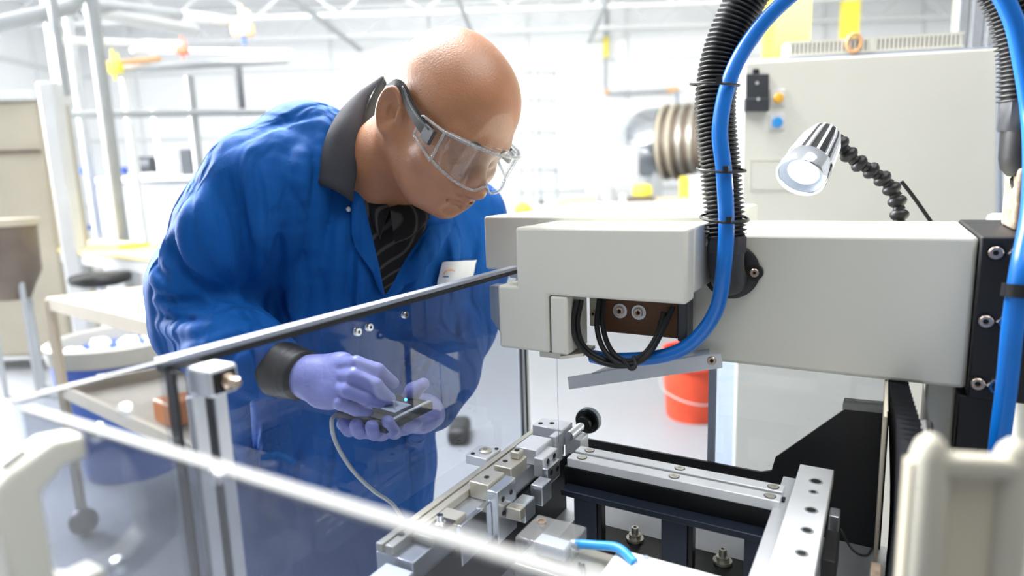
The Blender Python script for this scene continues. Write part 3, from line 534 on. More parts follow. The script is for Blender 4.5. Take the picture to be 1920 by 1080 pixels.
# ------------------------------------------------------------------ head and neck (local axes: his right, forward, up)
HC = at(845, 212, d=.90)
HRt, HFw, HUp = dirc(-.64, 0, .77), dirc(.59, -.64, .49), dirc(.49, .77, .41)
HFw = nrm(HFw); HRt = nrm(HRt-HFw*(HRt@HFw)); HUp = np.cross(HRt, HFw)
HM = np.stack([HRt, HFw, HUp], 1)
def h2w(p): return HC + HM@np.asarray(p, float)
def w2h(p): return HM.T@(np.asarray(p, float)-HC)
H = SDF((-.115, -.24, -.25), (.115, .135, .125), .002)
H.ell((0, -.014, .024), (.077, .098, .086), k=.001)
H.ell((0, .034, .022), (.062, .060, .068), k=.03)
H.ell((0, .030, -.045), (.060, .058, .070), k=.03)
H.ell((0, .042, -.088), (.047, .044, .034), k=.03)
H.ell((0, .074, -.108), (.021, .016, .016), k=.025)
for s_ in (-1, 1):
    H.ell((s_*.045, .055, -.048), (.022, .024, .022), k=.025)
    H.cap((s_*.058, -.008, -.062), (s_*.036, .05, -.102), .017, .016, k=.03)
    H.ell((s_*.033, .099, -.024), (.018, .016, .012), k=.02, op='sub')
    H.ell((s_*.031, .074, -.024), (.0155, .0135, .0125), k=.004)
    H.cap((s_*.013, .088, -.002), (s_*.046, .072, .0), .010, .009, k=.022)
    H.ell((s_*.015, .098, -.061), (.0095, .012, .0085), k=.01)
    H.cap((s_*.024, .082, -.062), (s_*.030, .070, -.092), .006, .006, k=.02)
H.cap((0, .086, -.012), (0, .108, -.052), .0085, .0125, k=.016); H.ell((0, .110, -.056), (.0125, .0125, .0105), k=.012)
for s_ in (-1, 1): H.ell((s_*.0075, .107, -.067), (.004, .006, .004), k=.004, op='sub')
H.ell((0, .083, -.083), (.028, .016, .020), k=.02)
for s_ in (-1, 1):
    H.cap((0, .1000, -.0785), (s_*.022, .0850, -.083), .0060, .0035, k=.006); H.cap((0, .0985, -.0905), (s_*.021, .0835, -.087), .0075, .004, k=.006)
    H.cap((0, .1075, -.0842), (s_*.025, .091, -.0848), .0030, .0024, k=.003, op='sub')
H.cap((-.012, .096, -.099), (.012, .096, -.099), .006, k=.014, op='sub')
for s_ in (-1, 1):                                                 # ears
    c = V(s_*.080, -.020, -.026); ea = [V(1, 0, 0), nrm((0, 1, .28)), nrm((0, -.28, 1))]
    E3 = [nrm((1, s_*.45, 0)), nrm((-s_*.45, 1, .25)), nrm((0, -.25, 1))]; E3[1] = nrm(E3[1]-E3[0]*(E3[1]@E3[0])); E3[2] = np.cross(E3[0], E3[1])*s_ if np.cross(E3[0], E3[1])[2]*s_ > 0 else -np.cross(E3[0], E3[1])*s_
    sg = 1 if s_*E3[0][0] > 0 else -1; on = E3[0]*sg                # outward
    H.ell(c, (.0075, .0190, .0315), E3, k=.008)
    H.ell(c+on*.009+E3[1]*.002+E3[2]*.001, (.0095, .0120, .0205), E3, k=.004, op='sub')
    ring = [c+on*.005+E3[1]*.0165*math.cos(a)+E3[2]*.0285*math.sin(a) for a in np.linspace(-2.2*1, math.pi*.85+.5, 16)]
    ring = [c+on*.005+E3[1]*.0165*math.cos(a)+E3[2]*.0285*math.sin(a) for a in np.linspace(.5, 1.5*math.pi+.1, 18)]
    H.chain(ring, .0036, k=.003)
    H.chain([c+on*.003+E3[1]*.001+E3[2]*.015, c+on*.004-E3[1]*.007+E3[2]*.004, c+on*.004-E3[1]*.005-E3[2]*.010], .0026, k=.004)
    H.ell(c-E3[2]*.029+E3[1]*.006, (.006, .0075, .0095), E3, k=.008); H.ell(c+on*.003+E3[1]*.0155-E3[2]*.004, (.004, .004, .007), E3, k=.005)
    H.ell(c+on*.002+E3[1]*.008-E3[2]*.006, (.005, .0045, .006), E3, k=.003, op='sub')
nb = w2h(at(668, 345, d=1.03)); 
H.cap((0, -.035, -.045), nb, .058, .062, k=.04); H.cap((0, .0, -.09), w2h(at(712, 365, d=1.03)), .038, .042, k=.03)
for s_ in (-1, 1): H.cap((s_*.055, -.035, -.05), w2h(at(720, 385, d=1.0)+HRt*s_*.02), .012, .008, k=.025)
v, F_ = H.mesh(); v = laplace(v, F_, 2, .4)
PERSON = mkq('person', HC+v@HM.T, F_, M['skin'], None)
tag(PERSON, 'bald man in blue work coat, clear safety glasses and lavender gloves, bending over', 'person')
# ------------------------------------------------------------------ work coat
Rt_, Ft_ = nrm(dirc(-.9, 0, .42)*V(1, 1, 0)), nrm(dirc(.42, 0, .9)*V(1, 1, 0))
def lean(a): return nrm(Ft_*math.sin(a)+V(0, 0, 1)*math.cos(a))
def body(S, c, r, a, k):
    u_ = lean(a); S.ell(c, r, [Rt_, nrm(np.cross(u_, Rt_)), u_], k)
J = SDF((-1.28, .42, .55), (-.40, 1.30, 1.68), .005)
body(J, at(690, 420, d=1.12), (.165, .115, .14), .7, .02)
body(J, at(605, 352, d=1.10), (.155, .12, .118), .8, .06)
body(J, at(700, 520, d=1.12), (.19, .125, .17), .6, .06)
body(J, at(660, 680, d=1.16), (.185, .135, .19), .4, .06)
body(J, at(635, 880, d=1.19), (.185, .14, .22), .15, .06)
body(J, at(625, 1060, d=1.22), (.19, .15, .20), .05, .06)
J.cap(at(575, 290, d=1.02), at(495, 345, d=.97), .083, .076, k=.05)
SR = [at(488, 352, d=.955), at(432, 435, d=.955), at(384, 545, d=.985), at(388, 612, d=.985), at(445, 660, d=.915), at(502, 684, d=.868)]
J.chain(SR[:4], [.074, .072, .074, .068], k=.04); J.chain(SR[3:], [.070, .062, .047], k=.03)
SL = [at(868, 415, d=1.20), at(872, 500, d=1.22), at(858, 610, d=1.20), at(830, 700, d=1.06), at(806, 760, d=.975)]
J.chain(SL, [.085, .078, .068, .055, .042], k=.03)
gx, gy, gz = np.meshgrid(*J.ax, indexing='ij', sparse=True); lt_ = gx*Rt_[0]+gy*Rt_[1]; fr_ = gx*Ft_[0]+gy*Ft_[1]
wgt = np.clip((1.47-gz)/.08, 0, 1)
J.d += ((.0012*wgt)*np.sin(lt_*88+3*np.sin(gz*6+fr_*4)+1.2*np.sin(gz*17)) + (.0008)*np.sin(gz*70+lt_*45+fr_*60+3*np.sin(lt_*14))).astype(np.float32)
# folds traced on the cloth: grooves and ridges
def fold(P, r=.012, off=.004, op='sub', k=.02):
    Q = []
    for p in spline([V(x, y, 0) for x, y in P], 4):
        q = J.hit(p[0], p[1])
        if q is not None: Q.append(q+J.grad(q)*(off if op == 'sub' else -off))
    if len(Q) > 1:
        n = len(Q); R = [r*(.35+.65*math.sin(math.pi*(i+.5)/n)) for i in range(n)]; J.chain(Q, R, k, op)
def ridge(P, prot=.009, r=.030, k=.005):
    Q = []; S = spline([V(x, y, 0) for x, y in P], 4); n = len(S)
    for i_, p in enumerate(S):
        q = J.hit(p[0], p[1])
        if q is None: continue
        t_ = (i_+.5)/n; Q.append(q-J.grad(q)*(r-(-.003+(prot+.003)*math.sin(math.pi*t_)**.8)))
    Q = [q for i_, q in enumerate(Q) if i_ == 0 or np.linalg.norm(q-Q[i_-1]) < .06]
    if len(Q) > 1: return Q, r, k
RD = [ridge(*a) for a in (
    (((520, 232), (515, 330), (500, 430), (485, 530)), 0.0145, 0.0186), (((566, 225), (560, 320), (548, 430), (542, 560)), 0.0159, 0.0211), (((612, 215), (602, 320), (594, 430), (588, 570)), 0.0145, 0.0186), (((470, 268), (480, 350), (482, 440), (472, 530)), 0.0130, 0.0161),
    (((640, 400), (632, 480), (625, 580)), 0.0130, 0.0186), (((672, 470), (676, 530), (672, 600)), 0.0116, 0.0155), (((540, 590), (560, 540), (570, 480)), 0.0116, 0.0155), (((770, 560), (785, 500), (815, 445)), 0.0116, 0.0155), (((820, 560), (845, 490), (860, 430)), 0.0116, 0.0155), (((890, 520), (900, 460), (905, 410)), 0.0116, 0.0136),
    (((408, 305), (388, 390), (402, 470), (445, 535)), 0.0159, 0.0186), (((368, 365), (350, 430), (378, 500), (438, 550)), 0.0145, 0.0161), (((330, 425), (318, 480), (352, 525), (430, 562)), 0.0145, 0.0149), (((300, 485), (300, 525), (350, 552), (440, 574)), 0.0145, 0.0136),
    (((282, 555), (335, 580), (400, 590), (458, 586)), 0.0130, 0.0124), (((288, 605), (340, 622), (400, 618), (455, 602)), 0.0130, 0.0136), (((335, 655), (388, 650), (440, 632), (480, 612)), 0.0130, 0.0149), (((440, 690), (475, 665), (500, 640)), 0.0116, 0.0136), (((430, 740), (440, 830), (450, 930)), 0.0130, 0.0186), (((500, 800), (505, 870), (510, 940)), 0.0116, 0.0186), (((580, 830), (575, 890), (570, 950)), 0.0116, 0.0186), (((690, 830), (690, 890), (685, 950)), 0.0116, 0.0186), (((780, 800), (785, 870), (790, 940)), 0.0116, 0.0174)) ]
for q_ in RD:
    if q_: J.chain(q_[0], q_[1], q_[2])
for P, r in ((((432, 330), (446, 410), (464, 500), (468, 575)), .011), (((300, 560), (360, 568), (420, 578), (470, 590)), .008), (((470, 590), (500, 605), (540, 630)), .010), (((345, 505), (390, 540), (450, 570)), .007)):
    fold(P, r, r*.2, 'sub', .008)
for P in (((648, 205), (600, 214), (540, 228), (480, 252), (415, 285)), ((415, 285), (425, 330), (440, 380), (455, 430))):
    fold(P, .0055, .0005, 'sub', .003)
v, F_ = J.mesh(); v = laplace(v, F_, 2, .5)
mkq('work_coat', v, F_, M['coat'], PERSON)
def sheet(name, L, R, m, off=.004, th=.003, n=16, q=8, d0=.55, bow=0):
    """cloth piece lying on the coat between two traced edges"""
    def samp(P):
        P = [np.array(p, float) for p in P]; c = np.concatenate([[0], np.cumsum([np.linalg.norm(b-a) for a, b in zip(P, P[1:])])]); t = np.linspace(0, c[-1], n); return np.stack([np.interp(t, c, [p[i] for p in P]) for i in range(2)], 1)
    a, b = samp(L), samp(R); G = np.zeros((n, q, 3)); N = np.zeros((n, q, 3)); last = None
    for i in range(n):
        for j in range(q):
            px = a[i]+(b[i]-a[i])*j/(q-1); h_ = J.hit(px[0], px[1], d0)
            if h_ is None or (last is not None and abs((h_-last)@fw) > .12): dd = (last-CAM)@fw if last is not None else 1.0; h_ = at(px[0], px[1], d=dd); g = TW
            else: g = J.grad(h_)
            last = h_; o_ = off+bow*math.sin(math.pi*j/(q-1)); G[i, j] = h_+g*o_; N[i, j] = g
    fr = G.reshape(-1, 3); bk_ = (G-N*th).reshape(-1, 3); f = []
    for i in range(n-1):
        for j in range(q-1): a_ = i*q+j; f += [(a_, a_+1, a_+q+1, a_+q), (n*q+a_, n*q+a_+q, n*q+a_+q+1, n*q+a_+1)]
    rim = [j for j in range(q)]+[i*q+q-1 for i in range(1, n)]+[(n-1)*q+j for j in range(q-2, -1, -1)]+[i*q for i in range(n-2, 0, -1)]
    for a_, b_ in zip(rim, rim[1:]+rim[:1]): f.append((b_, a_, n*q+a_, n*q+b_))
    return mk(name, np.concatenate([fr, bk_]), f, m, PERSON, ang=60)
sheet('shirt_front', ((668, 330), (672, 380), (690, 450), (712, 545)), ((800, 400), (792, 430), (760, 480), (722, 548)), M['shirt'], .010, .006, 18, 10)
sheet('lapel', ((660, 372), (654, 440), (680, 490), (716, 552)), ((672, 322), (690, 400), (702, 455), (718, 545)), M['coat'], .009, .003, 18, 6, bow=.003)
sheet('lapel', ((800, 425), (775, 455), (745, 500), (718, 548)), ((850, 420), (815, 470), (780, 520), (724, 560)), M['coat'], .009, .003, 18, 6, bow=.003)
bd = sheet('name_patch', ((828, 491), (818, 540)), ((893, 487), (876, 530)), M['paper'], .006, .002, 8, 8)
lp_ = [J.hit(846+12*math.cos(a), 515+9*math.sin(a)) for a in np.linspace(math.pi, 2*math.pi, 9)]
MB().tube([p+TW*.009 for p in lp_ if p is not None], .0012, 6).build('emblem', M['copper'], PERSON)
lp_ = [J.hit(x, 519) for x in (832, 837, 842)]
MB().tube([p+TW*.009 for p in lp_ if p is not None], .0011, 6).build('emblem', M['blue'], PERSON)
def colr(name, inn, outr, m, th=.004, bg=.010):
    n = 22; a, b = np.array(spline(inn, 8)), np.array(spline(outr, 8)); ia, ib = np.linspace(0, len(a)-1, n), np.linspace(0, len(b)-1, n); q = 7; G = []
    A_ = np.stack([np.interp(ia, range(len(a)), a[:, i]) for i in range(3)], 1); B_ = np.stack([np.interp(ib, range(len(b)), b[:, i]) for i in range(3)], 1)
    for i in range(n):
        for j in range(q): t = j/(q-1); G.append(A_[i]+(B_[i]-A_[i])*t+TW*bg*math.sin(math.pi*t)+V(0, 0, 1)*bg*.6*math.sin(math.pi*t))
    G = np.array(G); f = []; bk_ = G-TW*th-V(0, 0, th)
    for i in range(n-1):
        for j in range(q-1): k_ = i*q+j; f += [(k_, k_+1, k_+q+1, k_+q), (n*q+k_, n*q+k_+q, n*q+k_+q+1, n*q+k_+1)]
    rim = [j for j in range(q)]+[i*q+q-1 for i in range(1, n)]+[(n-1)*q+j for j in range(q-2, -1, -1)]+[i*q for i in range(n-2, 0, -1)]
    for a_, b_ in zip(rim, rim[1:]+rim[:1]): f.append((b_, a_, n*q+a_, n*q+b_))
    return mk(name, np.concatenate([G, bk_]), f, m, PERSON, ang=60)
colr('collar', [at(724, 153, d=1.03), at(692, 190, d=.985), at(676, 245, d=.95), at(668, 310, d=.938), at(660, 374, d=.94)], [at(712, 154, d=1.05), at(653, 190, d=1.0), at(620, 235, d=.95), at(601, 290, d=.935), at(590, 343, d=.932)], M['collar'])
colr('collar_stand', [at(722, 153, d=1.03), at(706, 195, d=1.0), at(694, 255, d=.985), at(690, 310, d=.98), at(700, 370, d=.985)], [at(722, 153, d=1.04), at(692, 190, d=.99), at(676, 245, d=.955), at(668, 310, d=.952), at(668, 372, d=.965)], M['rubber'])
colr('shirt_collar', [at(682, 312, d=.985), at(700, 356, d=.975), at(730, 388, d=.962)], [at(682, 350, d=.972), at(692, 398, d=.962), at(712, 446, d=.95)], M['shirt'], .003, .003)
colr('shirt_collar', [at(731, 388, d=.962), at(762, 380, d=.972), at(795, 370, d=1.0)], [at(740, 452, d=.955), at(775, 438, d=.965), at(806, 405, d=.985)], M['shirt'], .003, .003)
q = J.hit(655, 393); MB().ball(q+TW*.004, .004, 10).build('snap', M['paper'], PERSON)
# ------------------------------------------------------------------ legs and shoes (behind the machine)
LG = SDF((-1.25, .45, .0), (-.5, 1.25, .8), .012)
for s_ in (-1, 1):
    h_ = at(625, 1060, d=1.22)*V(1, 1, 0)+Rt_*s_*.10; LG.chain([h_+V(0, 0, .72), h_+Ft_*.02+V(0, 0, .45), h_+V(0, 0, .10)], [.10, .078, .062], k=.03)
v, F_ = LG.mesh(); mkq('trousers', v, F_, M['green'], PERSON)
for s_ in (-1, 1):
    S_ = SDF((-1.35, .35, -.01), (-.45, 1.35, .13), .008); h_ = at(625, 1060, d=1.22)*V(1, 1, 0)+Rt_*s_*.10
    S_.cap(h_+V(0, 0, .05)-Ft_*.05, h_+Ft_*.13+V(0, 0, .04), .048, .040, k=.02); S_.cap(h_+V(0, 0, .05), h_+V(0, 0, .10), .05, .055, k=.03); v, F_ = S_.mesh(); v[:, 2] = np.maximum(v[:, 2], 0); mkq('shoe', v, F_, M['stoolblack'], PERSON)
# ------------------------------------------------------------------ gloves
def glove(chains, palm, name, lo_hi):
    allp = [p for c in chains for p in c[0]]+[p for p, _, _ in palm]; lo = np.min(allp, 0)-.05; hi = np.max(allp, 0)+.05
    G = SDF(lo, hi, .0022)
    for c, r, axs in palm: G.ell(c, r, axs, k=.02)
    for P, R, k in chains: G.chain(P, R, k)
    v, F_ = G.mesh(); v = laplace(v, F_, 1, .5); return mkq(name, v, F_, M['glove'], PERSON)
px3 = lambda *q: [at(x, y, d=d) for x, y, d in q]
bn = nrm(dirc(-.2, .45, .87))
fd = nrm(at(700, 712, d=.80)-at(575, 712, d=.83)); fd = nrm(fd-bn*(fd@bn)); sd = np.cross(bn, fd)
palm = [(at(612, 714, d=.808), (.032, .036, .0165), [fd, sd, bn]), (at(638, 712, d=.80), (.020, .034, .0125), [fd, sd, bn])]
ch = [(px3((580, 707, .828), (592, 710, .824), (606, 713, .818)), [.028, .027, .024], .012),
      (px3((640, 684, .803), (668, 682, .785), (708, 694, .788), (738, 718, .812)), [.0100, .0098, .0088, .0074], .003),
      (px3((640, 704, .798), (664, 705, .775), (704, 722, .776), (728, 746, .80)), [.0102, .0102, .0092, .0078], .002),
      (px3((632, 726, .800), (652, 732, .774), (686, 746, .776), (711, 756, .796)), [.0100, .0098, .0089, .0075], .002),
      (px3((622, 745, .805), (640, 756, .782), (668, 768, .784), (690, 772, .80)), [.0094, .0090, .0082, .0070], .002),
      (px3((605, 735, .835), (650, 752, .85), (700, 752, .845), (730, 748, .835)), [.016, .0125, .011, .009], .012)]
glove(ch, palm, 'glove', 0)
palm = [(at(728, 792, d=.868), (.038, .034, .013), [nrm(at(650, 795, d=.82)-at(790, 775, d=.90)), nrm(dirc(.3, .25, .9)), nrm(dirc(0, .9, -.4))])]
ch = [(px3((812, 768, .965), (790, 776, .93), (755, 786, .89)), [.027, .025, .020], .015),
      (px3((765, 780, .89), (768, 752, .872), (775, 733, .862), (794, 720, .855)), [.013, .0120, .0108, .0085], .006),
      (px3((720, 790, .86), (680, 801, .845), (655, 804, .82), (643, 795, .80)), [.0115, .0105, .0095, .0082], .004),
      (px3((725, 794, .855), (695, 807, .835), (675, 808, .81), (668, 797, .792)), [.0115, .0108, .0098, .0085], .003),
      (px3((732, 797, .85), (715, 811, .825), (703, 811, .80), (697, 800, .784)), [.0115, .0108, .0098, .0085], .003),
      (px3((742, 797, .85), (740, 809, .825), (734, 805, .80), (727, 790, .786)), [.0105, .0098, .009, .0078], .003)]
glove(ch, palm, 'glove', 0)
cp = spline([at(488, 680, d=.872), at(535, 694, d=.848), at(572, 705, d=.828)], 8); n_ = len(cp)
MB().tube(cp, [.0415-.010*i_/n_+.0006*math.sin(i_*2.6) for i_ in range(n_)], 28).build('knit_cuff', M['rubber'], PERSON, ang=180)
# ------------------------------------------------------------------ device in the hands
A, B, Cc = at(628, 772, d=.83), at(722, 798, d=.782), at(812, 753, d=.845); D = A+Cc-B
nn = nrm(np.cross(B-A, Cc-B)); nn = nn if nn[2] > 0 else -nn
dv = thing('handheld_gauge', 'dark flat handheld gauge with blue light, held in the gloved hands', 'gauge', (A+Cc)/2-nn*.012)
MB().prism([A, B, Cc, D], -nn*.012).build('case', M['charcoal'], dv, .002, 3)
ins = lambda s_, t_: A+(B-A)*s_+(D-A)*t_
MB().prism([ins(.08, .1), ins(.92, .1), ins(.92, .92), ins(.08, .92)], nn*.0015).build('face', M['black'], dv, .0005)
MB().prism([ins(.93, .02), ins(.98, .02), ins(.98, .98), ins(.93, .98)], nn*.002).build('edge_rail', M['alu'], dv, .0005)
MB().ball(at(761, 752, d=.82)+nn*.002, .0022, 10).build('indicator', M['led'], dv); p = ins(.75, .45); MB().cyl(p, p+nn*.014, .0013, n=10).build('stylus_pin', M['alu'], dv)
MB().prism([ins(.55, .35), ins(.85, .35), ins(.85, .7), ins(.55, .7)], nn*.003).build('plate', M['bluegrey'], dv, .0005)
tag(MB().tube(spline([at(632, 776, d=.815), at(622, 790, d=.81), at(630, 830, d=.83), at(660, 880, d=.86), at(700, 920, d=.88), at(740, 950, d=.90), at(770, 1010, d=.93), at(780, 1080, d=.95)], 8), .0028, 10).build('cable', M['greypipe']), 'grey cable hanging from the gauge behind the guard window', 'cable')
# ------------------------------------------------------------------ safety glasses (in head axes)
gs = bpy.data.objects.new('safety_glasses', None); COL.objects.link(gs); put(gs, h2w((0, .1, -.02)), PERSON)
def hm(name, v, f, m, **k): return mk(name, [h2w(p) for p in v], f, m, gs, **k)
def shell(fun, nu, nv, th, name, m):
    P = np.array([[fun(i/(nu-1), j/(nv-1)) for j in range(nv)] for i in range(nu)]); du = np.gradient(P, axis=0); dvv = np.gradient(P, axis=1); N = np.cross(du, dvv); N /= np.linalg.norm(N, axis=2, keepdims=True)+1e-9
    a = P.reshape(-1, 3); b = (P+N*th).reshape(-1, 3); f = []; q = nv; n = nu
    for i in range(n-1):
        for j in range(q-1): k_ = i*q+j; f += [(k_, k_+q, k_+q+1, k_+1), (n*q+k_, n*q+k_+1, n*q+k_+q+1, n*q+k_+q)]
    rim = [j for j in range(q)]+[i*q+q-1 for i in range(1, n)]+[(n-1)*q+j for j in range(q-2, -1, -1)]+[i*q for i in range(n-2, 0, -1)]
    for a_, b_ in zip(rim, rim[1:]+rim[:1]): f.append((a_, b_, n*q+b_, n*q+a_))
    return hm(name, np.concatenate([a, b]), f, m, ang=40)
def lensf(u_, v_):
    a = (u_-.5)*2; x = a*.074; y = .121-.040*abs(a)**2.6; z0 = -.052+.014*abs(a)**3+.010*math.exp(-(a/.13)**2); z1 = .006-.004*abs(a)**2; return V(x, y, z0+(z1-z0)*v_)
shell(lensf, 41, 9, .0026, 'lens', M['lens'])
for nm_, v_ in (('lower_rim', 0), ('upper_rim', 1)):
    mb = MB().tube([lensf(u_, v_) for u_ in np.linspace(0, 1, 41)], .0021, 8); hm(nm_, mb.v, mb.f, M['lensedge'], ang=180)
for s_ in (-1, 1):
    def sidef(u_, v_): z0, z1 = -.040+.012*u_, .002-.002*u_; return V(s_*(.074+.006*u_), .082-.042*u_, z0+(z1-z0)*v_)
    shell(sidef, 10, 6, .0025*s_, 'side_shield', M['lens'])
    for v_ in (0, 1): mb = MB().tube([sidef(u_, v_) for u_ in np.linspace(0, 1, 10)], .0019, 8); hm('shield_rim', mb.v, mb.f, M['lensedge'], ang=180)
    for u0 in (0, 1): mb = MB().tube([sidef(u0, v_) for v_ in np.linspace(0, 1, 6)], .0019, 8); hm('shield_rim', mb.v, mb.f, M['lensedge'], ang=180)
    def browf(u_, v_): return V(s_*(.002+.072*u_), .121-.040*u_**2.6-.018*v_, .006-.004*u_**2)
    shell(browf, 14, 4, .0015, 'brow_shelf', M['lens'])
    P = spline([(s_*.0785, .062, -.012), (s_*.081, .040, -.009), (s_*.082, .012, -.002), (s_*.083, -.010, .008), (s_*.085, -.026, .010), (s_*.084, -.040, -.004)], 6)
    n_ = len(P); mb = MB()
    for q_, (a, b) in enumerate(zip(P, P[1:])): mb.bar(a, np.asarray(b)+nrm(np.asarray(b)-a)*.001, .0038, .017-.010*q_/n_)
    tp_ = hm('temple', mb.v, mb.f, M['black'])
    mb = MB().tube([p+V(s_*.0022, 0, .0045-.003*q_/n_) for q_, p in enumerate(P[:20])], .0016, 8); hm('temple_ridge', mb.v, mb.f, M['charcoal'], ang=180)
    hm('hinge', *(lambda q: (q.v, q.f))(MB().obox((s_*.079, .062, -.014), (.0028, 0, 0), (0, .010, 0), (0, 0, .010))), M['charcoal'], bevel=.001)
for s_ in (-1, 1):
    P = [V(s_*.012, .0985, -.003), V(s_*.026, .0955, .002), V(s_*.042, .085, .000)]; mb = MB().tube(spline(P, 6), [.0022]*3+[.0028]*7+[.0018]*3, 8); mk('eyebrow', [h2w(p) for p in mb.v], mb.f, M['rubber'], PERSON, ang=180)
P = spline([(-.070, .086, .004), (-.045, .109, .006), (0, .118, .004), (.045, .109, .006), (.070, .086, .004)], 8); mb = MB().tube(P, .0016, 8); hm('top_bead', mb.v, mb.f, M['clear'])
# ------------------------------------------------------------------ electrical cabinet behind the beam
FL, FR = at(1396, 110, d=2.05), at(1903, 82, d=1.95); ex = nrm((FR-FL)*V(1, 1, 0)); en = V(ex[1], -ex[0], 0); en = en if en@(CAM-FL) > 0 else -en
zt = (FL[2]+FR[2])/2; wd = np.linalg.norm((FR-FL)[:2]); cc = FL*V(1, 1, 0)+ex*wd/2
def cpt(px, py, out=0): 
    v_ = ray(px, py); t_ = ((FL-CAM)@en)/(v_@en); return CAM+v_*t_+en*out
ca = thing('electrical_cabinet', 'tall beige electrical cabinet behind the lamp', 'cabinet', cc-en*.2)
MB().obox(cc-en*.22+V(0, 0, zt/2), ex*wd/2, en*.20, V(0, 0, zt/2)).build('carcass', M['bluegrey'], ca, .004); MB().obox(cc-en*.01+V(0, 0, zt/2+.01), ex*wd/2, en*.01, V(0, 0, zt/2-.02)).build('door', M['cabinet'], ca, .006, 3)
va, vb, vcn = cpt(1480, 106), cpt(1816, 82), cpt(1816, 52)
vh = vcn[2]-vb[2]; vl = np.linalg.norm((vb-va)[:2]); vm = (va+vb)/2*V(1, 1, 0)-en*.06+V(0, 0, zt+vh/2+.002)
gr = MB().obox(vm, ex*vl/2, en*.03, V(0, 0, vh/2)).build('vent_box', M['cabinet'], ca, .003)
MB().obox(vm+en*.0305, ex*(vl/2-.01), en*.0005, V(0, 0, vh/2-.008)).build('vent_opening', M['hole'], ca)
ns = 39; first = None
for i in range(ns+1):
    p = vm+en*.033+ex*(-vl/2+.012+i*(vl-.024)/ns)
    wx = .0042 if i != 19 else .011
    if i == 19: MB().obox(p, ex*wx, en*.002, V(0, 0, vh/2-.007)).build('slat', M['cabinet'], ca)
    elif first is None: first = MB().obox(p, ex*wx, en*.002, V(0, 0, vh/2-.007)).build('slat', M['cabinet'], ca); fp0 = p
    else: clone(first, p-fp0, ca)
for s_ in (-1, 1): MB().obox(vm+en*.033+V(0, 0, s_*(vh/2-.004)), ex*vl/2, en*.002, V(0, 0, .004)).build('vent_rim', M['cabinet'], ca)
pr = cpt(1606, 78)-en*.02; MB().tube([pr+ex*.021*math.cos(a)+V(0, 0, .026*math.sin(a)) for a in np.linspace(0, 2*math.pi, 25)], .006, 10, False).build('lifting_eye', M['copper'], ca)
def cplate(name, x0, y0, x1, y1, th, m, par, bev=.002):
    P = [cpt(x0, y0), cpt(x1, y0), cpt(x1, y1), cpt(x0, y1)]; return MB().prism([p+en*.0005 for p in P], en*th).build(name, M[m], par, bev)
ho = cplate('holder', 1397, 140, 1440, 188, .015, 'charcoal', ca); cplate('holder_pocket', 1393, 186, 1438, 210, .03, 'charcoal', ca); cplate('holder_tab', 1410, 130, 1422, 142, .012, 'black', ca)
for y in (157, 188): p = cpt(1417, y, .0155 if y < 180 else .0315); MB().cyl(p, p+en*.003, .005, n=14).build('rivet', M['alu'], ca)
for (x, y, m_, nm) in ((1458, 183, 'copper', 'amber'), (1456, 228, 'bluetube', 'blue')):
    pl_ = cplate('switch_plate', x-14, y-16, x+14, y+15, .006, 'paper', ca); p = cpt(x, y+2, .0065)
    b_ = MB().lathe([(.016, 0), (.016, .008), (.013, .012), (1e-7, .013)], p, en, 24).build('push_button', M['yellowbutton'] if nm == 'amber' else M['bluetube'], ca)
for (x0, y0, x1, y1) in ((1405, 299, 1500, 301), (1405, 355, 1500, 357), (1405, 299, 1407, 357), (1498, 299, 1500, 357)): cplate('hatch_rim', x0, y0, x1, y1, .002, 'cabinet', ca, 0)
cplate('hatch', 1408, 302, 1497, 354, .001, 'cabinet', ca, 0)
cplate('edge_trim', 1868, 100, 1876, 420, .012, 'bluegrey', ca, .001)
# ------------------------------------------------------------------ things in the hall
def vpost(px, py, d, w_, z0, z1, mb=None, dep=None):
    p = at(px, py, d=d); return (mb or MB()).obox(V(p[0], p[1], (z0+z1)/2), HR*w_/2, HF*(dep or w_)/2, V(0, 0, (z1-z0)/2))
for px, d, w_, lb in ((1473, 8, .42, 'wide yellow steel column rising behind the cabinet'), (1592, 12, .26, 'slimmer yellow steel column farther behind the cabinet')):
    t = thing('column', lb, 'column', at(px, 60, d=d)*V(1, 1, 0), 'yellow columns'); vpost(px, 60, d, w_, .03, CZ).build('shaft', M['yellow'], t, .01); vpost(px, 60, d, w_*1.4, 0, .03).build('foot_plate', M['yellow'], t)
t = thing('duct', 'ribbed pale grey ducts right behind the cabinet vents', 'duct', at(1830, 40, d=6)*V(1, 1, 0))
for x, w_ in ((1800, .10), (1826, .12), (1855, .14)): vpost(x, 40, 6, w_, 0, CZ).build('duct_run', M['alu'], t, .01)
# bench in the middle distance with things on it
def fr(px, py, d): return at(px, py, d=d)
bd_ = 11.0; bz = fr(1170, 378, bd_)[2]; bl_, br_ = fr(985, 378, bd_)*V(1, 1, 0), fr(1345, 378, bd_)*V(1, 1, 0)
t = thing('workbench', 'long white workbench in the middle distance', 'workbench', (bl_+br_)/2)
MB().obox((bl_+br_)/2+V(0, 0, bz-.04), (br_-bl_)/2, HF*.4, V(0, 0, .04)).build('worktop', M['steelwhite'], t, .01)
for s_ in (.04, .5, .96):
    for b_ in (-.35, .35): p = bl_+(br_-bl_)*s_+HF*b_; MB().obox(p+V(0, 0, (bz-.08)/2), HR*.03, HF*.03, V(0, 0, (bz-.08)/2)).build('leg', M['greypipe'], t)
MB().obox((bl_+br_)/2+V(0, 0, bz*.45), (br_-bl_)/2*.92, HF*.3, V(0, 0, .02)).build('shelf', M['grey'], t)
def onb(px, d=None): return fr(px, 370, d or bd_)*V(1, 1, 0)+V(0, 0, bz)
